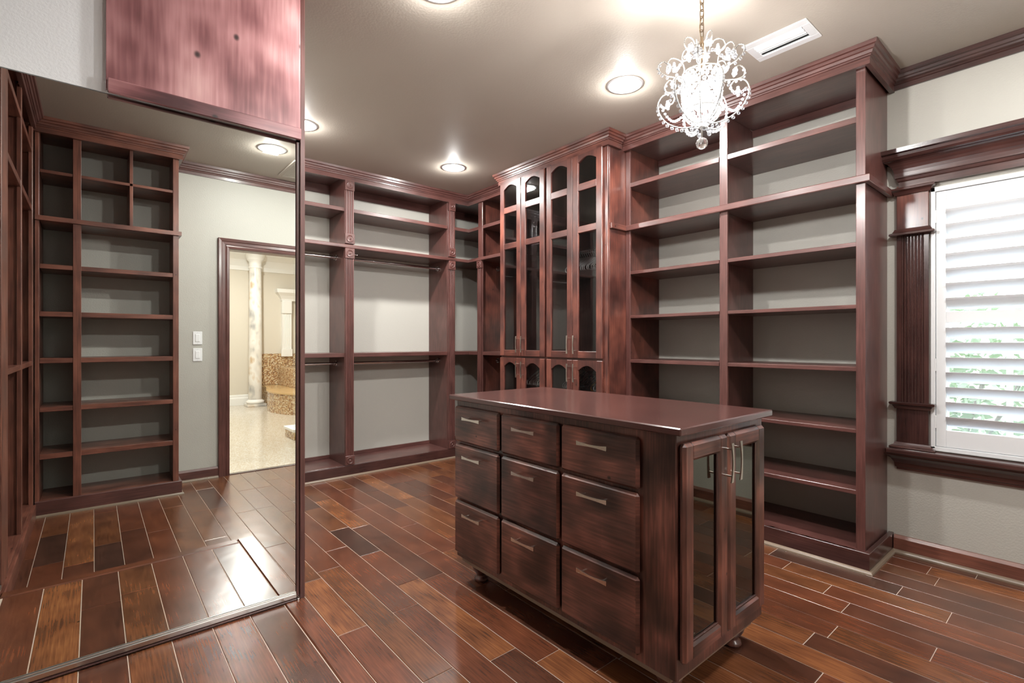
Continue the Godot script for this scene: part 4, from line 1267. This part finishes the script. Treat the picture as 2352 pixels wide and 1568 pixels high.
func switches() -> void:
	var names := ["white wall switch plate, upper of the two by the doorway", "white wall switch plate, lower of the two by the doorway"]
	for k in 2:
		var y := 1.266 if k == 0 else 1.117
		var t := thing("light_switch", names[k], "switch", Vector3(0.712, y, WALL_F), "wall switches by the doorway")
		board("plate", Vector3(0.677, y - 0.058, WALL_F - 0.006), Vector3(0.748, y + 0.058, WALL_F), M.white_plastic, t, 1, 0.002)
		board("rocker", Vector3(0.696, y - 0.033, WALL_F - 0.01), Vector3(0.729, y + 0.033, WALL_F - 0.0055), M.white_plastic, t, 1, 0.0015)
		begin()
		for s in [-1, 1]:
			tube([Vector3(0.7125, y + s * 0.048, WALL_F - 0.0055), Vector3(0.7125, y + s * 0.048, WALL_F - 0.0072)], 0.003, 8)
		done("screw", M.white_gloss, t)

# ------------------------------------------------------------------ chandelier
func ring_point(c: Vector3, a: float, q: Vector2) -> Vector3:
	return Vector3(c.x + cos(a) * q.x, q.y, c.z + sin(a) * q.x)

func bead_part(called: String, beads: Array, parent: Node, material: Material) -> void:
	var keep := O
	O = Vector3.ZERO
	begin()
	ball(Vector3.ZERO, 1.0, 8, 0.92)
	S.set_material(material)
	var mesh := S.commit()
	O = keep
	var mm := MultiMesh.new()
	mm.transform_format = MultiMesh.TRANSFORM_3D
	mm.mesh = mesh
	mm.instance_count = beads.size()
	for k in beads.size():
		var p: Vector3 = beads[k][0] - O
		var r: float = beads[k][1]
		mm.set_instance_transform(k, Transform3D(Basis.from_scale(Vector3.ONE * r), p))
	var o := MultiMeshInstance3D.new()
	o.multimesh = mm
	o.name = numbered(parent, called)
	parent.add_child(o)
	o.set_meta("kind", "stuff")

func along(pts: Array, gap: float, r: float, out: Array) -> void:
	var carry := 0.0
	for i in pts.size() - 1:
		var a: Vector3 = pts[i]
		var b: Vector3 = pts[i + 1]
		var l := a.distance_to(b)
		var t := carry
		while t < l:
			out.append([a.lerp(b, t / l), r])
			t += gap
		carry = t - l

func chandelier() -> void:
	var c := Vector3(1.95, 2.06, -1.08)
	var t := thing("chandelier", "small beaded crystal chandelier hanging on a chain over the island end", "chandelier", c)
	# canopy, chain and cord
	begin()
	lathe(Vector3(c.x, 0, c.z), [Vector2(0.012, 2.765), Vector2(0.03, 2.77), Vector2(0.055, 2.785), Vector2(0.062, 2.8), Vector2(0.062, CEIL)], 24)
	done("canopy", M.brass, t)
	var y := 2.765
	var k := 0
	while y > 2.515:
		begin()
		var pts := []
		for q in 16:
			var a := TAU * q / 16.0
			var u := cos(a) * 0.0065
			var v := signf(sin(a)) * (0.0115 + absf(sin(a)) * 0.0065) if absf(sin(a)) > 0.01 else 0.0
			pts.append(Vector3(c.x + (u if k % 2 == 0 else u * 0.35), y - 0.016 + v, c.z + (u * 0.5 if k % 2 == 0 else u)))
		tube(pts, 0.0022, 6, true)
		done("chain_link", M.brass, t)
		y -= 0.0285
		k += 1
	begin()
	var cord := []
	for q in 25:
		var u := q / 24.0
		cord.append(Vector3(c.x + sin(u * 14.0) * 0.007 - 0.004, lerpf(2.77, 2.495, u), c.z + cos(u * 11.0) * 0.006))
	tube(spline(cord, 2), 0.0016, 6)
	done("cord", M.brass, t)
	begin()
	lathe(Vector3(c.x, 0, c.z), [Vector2(0.0001, 2.352), Vector2(0.009, 2.354), Vector2(0.007, 2.38), Vector2(0.006, 2.45), Vector2(0.012, 2.462), Vector2(0.015, 2.475), Vector2(0.011, 2.488), Vector2(0.006, 2.494), Vector2(0.007, 2.505), Vector2(0.003, 2.512), Vector2(0.0001, 2.513)], 16)
	done("stem", M.brass, t)
	# basket rims
	begin()
	for q in [[0.078, 2.357], [0.074, 2.2], [0.03, 2.142]]:
		var pts := []
		for i in 32: pts.append(ring_point(c, TAU * i / 32.0, Vector2(q[0], q[1])))
		tube(pts, 0.0025, 6, true)
	for i in 6:
		tube([ring_point(c, TAU * i / 6.0, Vector2(0.007, 2.375)), ring_point(c, TAU * i / 6.0, Vector2(0.078, 2.357))], 0.002, 6)
	done("basket_rim", M.wire, t)
	var net := []
	var rows := [[0.075, 2.342, 20], [0.075, 2.322, 20], [0.0745, 2.302, 20], [0.0745, 2.282, 20], [0.074, 2.262, 20], [0.0735, 2.242, 20], [0.072, 2.222, 19], [0.066, 2.203, 17], [0.057, 2.186, 15], [0.046, 2.171, 12], [0.034, 2.159, 9], [0.02, 2.151, 6]]
	for r in rows:
		for i in r[2]:
			net.append([ring_point(c, TAU * (i + 0.5 * (rows.find(r) % 2)) / r[2], Vector2(r[0], r[1])), 0.0088])
	bead_part("bead_basket", net, t, M.crystal)
	# scroll arms in three tiers
	var low := [Vector2(0.012, 2.152), Vector2(0.05, 2.14), Vector2(0.1, 2.15), Vector2(0.148, 2.182), Vector2(0.176, 2.23), Vector2(0.178, 2.268), Vector2(0.16, 2.296), Vector2(0.13, 2.3), Vector2(0.112, 2.282), Vector2(0.118, 2.258), Vector2(0.138, 2.252)]
	var mid := [Vector2(0.03, 2.145), Vector2(0.072, 2.18), Vector2(0.088, 2.25), Vector2(0.082, 2.31), Vector2(0.1, 2.332), Vector2(0.15, 2.34), Vector2(0.182, 2.356), Vector2(0.188, 2.382), Vector2(0.166, 2.398), Vector2(0.146, 2.386), Vector2(0.144, 2.37)]
	var high := [Vector2(0.078, 2.357), Vector2(0.07, 2.385), Vector2(0.085, 2.42), Vector2(0.118, 2.436), Vector2(0.136, 2.42), Vector2(0.13, 2.398), Vector2(0.112, 2.396)]
	var top := [Vector2(0.008, 2.39), Vector2(0.022, 2.42), Vector2(0.03, 2.462), Vector2(0.052, 2.492), Vector2(0.082, 2.488), Vector2(0.092, 2.462), Vector2(0.078, 2.444), Vector2(0.062, 2.452)]
	var tiers := [[low, 6, 0.1, 0.0058, "scroll_arm"], [mid, 6, 0.62, 0.0052, "scroll_arm"], [high, 5, 0.3, 0.005, "scroll_arm"], [top, 5, 0.95, 0.005, "scroll_arm"]]
	for ti in tiers.size():
		var tier: Array = tiers[ti]
		var curve := spline(tier[0], 5)
		var n: int = tier[1]
		for i in n:
			var a: float = tier[2] + TAU * i / n
			var pts := []
			for q in curve: pts.append(ring_point(c, a, q))
			begin()
			tube(pts, 0.0026, 6)
			var arm := done(tier[4], M.wire, t)
			var beads := []
			along(pts, tier[3] * 1.9, tier[3] * 0.62, beads)
			# larger drops along the outer sweep and a flower of beads in the curl
			var e: Vector3 = pts[pts.size() - 1]
			beads.append([e, 0.011])
			for q in 6:
				var b := TAU * q / 6.0
				var side := Vector3(-sin(a), 0, cos(a))
				beads.append([e + side * cos(b) * 0.014 + Vector3.UP * sin(b) * 0.014, 0.0068])
			if ti == 0:
				for q in range(4, 26, 2):
					beads.append([pts[q] + DOWN * 0.011, 0.0075])
			elif ti == 1:
				for q in range(22, 40, 3):
					beads.append([pts[q] + DOWN * 0.01, 0.006])
			bead_part("bead_strand", beads, arm, M.crystal)
	# garlands between neighbouring arms
	for i in 6:
		var a0 := 0.1 + TAU * i / 6.0
		var a1 := 0.1 + TAU * (i + 1) / 6.0
		var beads := []
		for q in 12:
			var u := (q + 0.5) / 12.0
			beads.append([ring_point(c, lerpf(a0, a1, u), Vector2(0.17 - 0.02 * sin(PI * u), 2.262 - 0.05 * sin(PI * u))), 0.0062])
		for q in 8:
			var u := (q + 0.5) / 8.0
			beads.append([ring_point(c, lerpf(a0, a1, u), Vector2(0.105, 2.4 - 0.028 * sin(PI * u))), 0.0072])
		bead_part("bead_garland", beads, t, M.crystal)
	for i in 6:
		begin()
		ball(ring_point(c, TAU * i / 6.0 + 0.3, Vector2(0.04, 2.113)), 0.009, 10, 1.25)
		done("crystal_drop", M.crystal, t)
	begin()
	lathe(Vector3(c.x, 0, c.z), [Vector2(0.0001, 2.145), Vector2(0.012, 2.14), Vector2(0.012, 2.13), Vector2(0.004, 2.122), Vector2(0.003, 2.09), Vector2(0.0001, 2.088)], 12)
	done("finial", M.wire, t)
	# faceted ball
	begin()
	var keep := []
	for q in 9:
		var a := -PI / 2 + PI * q / 8.0
		keep.append(Vector2(maxf(cos(a), 0.0002) * 0.0245, 2.064 + sin(a) * 0.0245))
	lathe(Vector3(c.x, 0, c.z), keep, 14, false)
	done("crystal_ball", M.crystal_ball, t)
	# bulb and its light
	begin()
	ball(Vector3(c.x, 2.245, c.z), 0.04, 20, 1.2)
	done("bulb", M.bulb, t)
	var o := OmniLight3D.new()
	o.name = "bulb_light"
	t.add_child(o)
	o.position = Vector3(c.x, 2.245, c.z) - c
	o.omni_range = 12.0
	o.omni_attenuation = 2.0
	o.light_energy = CHANDELIER_ENERGY
	o.light_size = 0.04
	o.light_color = Color(1.0, 0.993, 0.98)
	o.shadow_enabled = true

# ------------------------------------------------------------------ hangers
func make_hanger(called: String, label: String, m: Material, hook: Material, at: Vector3, yaw: float, group: String, bar := true) -> Node3D:
	var t := thing(called, label, "clothes hanger", Vector3.ZERO, group)
	begin()
	var w := 0.2
	var pts := spline([Vector3(0, -0.045, 0), Vector3(0.03, -0.056, 0), Vector3(w * 0.55, -0.105, 0), Vector3(w * 0.95, -0.15, 0), Vector3(w, -0.172, 0), Vector3(w * 0.94, -0.186, 0), Vector3(w * 0.6, -0.188, 0), Vector3(0, -0.188, 0), Vector3(-w * 0.6, -0.188, 0), Vector3(-w * 0.94, -0.186, 0), Vector3(-w, -0.172, 0), Vector3(-w * 0.95, -0.15, 0), Vector3(-w * 0.55, -0.105, 0), Vector3(-0.03, -0.056, 0), Vector3(0, -0.045, 0)], 4)
	tube(pts, 0.0048, 6)
	done("hanger_frame", m, t)
	begin()
	var hk := []
	for q in 13:
		var a := -PI * 0.1 + PI * 1.15 * q / 12.0
		hk.append(Vector3(cos(a) * 0.019, 0.0 + sin(a) * 0.019, 0))
	hk.append(Vector3(-0.01, -0.02, 0))
	hk.append(Vector3(0, -0.032, 0))
	hk.append(Vector3(0, -0.05, 0))
	tube(hk, 0.0028, 6)
	done("hook", hook, t)
	t.position = at
	t.rotation.y = yaw
	return t

func hangers() -> void:
	var nth := ["first", "second", "third", "fourth", "fifth", "sixth", "seventh", "eighth", "ninth", "tenth", "eleventh", "twelfth", "thirteenth", "fourteenth"]
	var y1 := 2.0178
	var y2 := 1.0198
	var g1 := "white hangers behind the upper glazed doors"
	var l1 := "white plastic hanger on the upper rod, %s from the middle divider"
	var h := make_hanger("clothes_hanger", l1 % nth[0], M.white_plastic, M.white_plastic, Vector3(3.32, y1, -2.985), 0.0, g1)
	for k in range(1, 14):
		var c := copy(h, l1 % nth[k], Vector3(3.32, y1, -2.985 + 0.024 * k))
		c.rotation.y = rng.randf_range(-0.03, 0.03)
	var g2 := "white hangers on the lower rod of the wardrobe side bay"
	for k in 10:
		var c := copy(h, "white plastic hanger on the lower rod of the wardrobe side bay, %s in line" % nth[k], Vector3(3.32, y2, -3.5 + 0.026 * k))
		c.rotation.y = rng.randf_range(-0.03, 0.03)
		c.set_meta("group", g2)
	var g3 := "white hangers on the lower rod past the middle divider"
	for k in 4:
		var c := copy(h, "white plastic hanger on the lower rod, %s past the middle divider" % nth[k], Vector3(3.32, y2, -3.02 + 0.022 * k))
		c.rotation.y = rng.randf_range(-0.02, 0.02)
		c.set_meta("group", g3)
	var g4 := "dark hangers on the lower rod"
	var l4 := "dark plastic hanger on the lower rod, %s after the white ones"
	var d := make_hanger("clothes_hanger", l4 % nth[0], M.plastic_dark, M.chrome, Vector3(3.32, y2, -2.925), 0.0, g4)
	for k in range(1, 7):
		var c := copy(d, l4 % nth[k], Vector3(3.32, y2, -2.925 + 0.026 * k))
		c.rotation.y = rng.randf_range(-0.03, 0.03)
	var tl := "teal plastic hanger among the dark hangers on the lower rod, %s of two"
	var tq := make_hanger("clothes_hanger", tl % "first", M.plastic_teal, M.plastic_teal, Vector3(3.32, y2, -2.743), 0.01, "teal hangers on the lower rod")
	copy(tq, tl % "second", Vector3(3.32, y2, -2.72))
	make_hanger("clothes_hanger", "yellow wooden hanger among the dark hangers on the lower rod", M.plastic_yellow, M.chrome, Vector3(3.32, y2, -2.695), -0.02, "")
	var c2 := copy(h, "white plastic hanger next to the yellow hanger on the lower rod", Vector3(3.32, y2, -2.67))
	c2.remove_meta("group")

# ------------------------------------------------------------------ garden
func bush(called: String, label: String, at: Vector3, r: Vector3, n: int, m: Material) -> void:
	var t := thing(called, label, "shrub", at, "shrubs outside the window")
	begin()
	for k in 5:
		var a := TAU * k / 5.0
		tube([at, at + Vector3(cos(a) * r.x * 0.4, r.y * 1.2, sin(a) * r.z * 0.4)], 0.015, 6)
	done("stem", M.bark, t)
	var keep := O
	O = Vector3.ZERO
	begin()
	var n2 := Vector3(0, 1, 0.1)
	tri(Vector3(-0.5, 0, 0), Vector3(0, 0.06, 0.25), Vector3(0.5, 0, 0), n2, Vector2.ZERO, Vector2.ZERO, Vector2.ZERO)
	tri(Vector3(-0.5, 0, 0), Vector3(0.5, 0, 0), Vector3(0, 0.06, -0.25), n2, Vector2.ZERO, Vector2.ZERO, Vector2.ZERO)
	S.set_material(m)
	var leaf := S.commit()
	O = keep
	var mm := MultiMesh.new()
	mm.transform_format = MultiMesh.TRANSFORM_3D
	mm.mesh = leaf
	mm.instance_count = n
	for k in n:
		var d := Vector3(rng.randfn(), rng.randfn(), rng.randfn()).normalized() * pow(rng.randf(), 0.4)
		var b := Basis.from_euler(Vector3(rng.randf() * TAU, rng.randf() * TAU, rng.randf() * TAU)).scaled(Vector3.ONE * rng.randf_range(0.06, 0.12))
		mm.set_instance_transform(k, Transform3D(b, Vector3(0, r.y, 0) + d * r))
	var o := MultiMeshInstance3D.new()
	o.multimesh = mm
	o.name = "foliage"
	t.add_child(o)
	o.set_meta("kind", "stuff")

func outside() -> void:
	var g := structure("ground_garden", "sunlit lawn outside the window", "lawn")
	board("turf", Vector3(WALL_R + 0.15, -0.3, -8), Vector3(16, -0.25, 8), M.lawn, g, 0, 0.0)
	bush("garden_shrub", "green leafy shrub outside the window, in line with the louvers", Vector3(5.6, -0.25, -0.9), Vector3(0.8, 1.0, 1.3), 2600, M.leaf)
	bush("garden_shrub", "pale green shrub farther out beyond the window", Vector3(7.0, -0.25, 0.9), Vector3(1.0, 1.3, 1.5), 2600, M.leaf2)
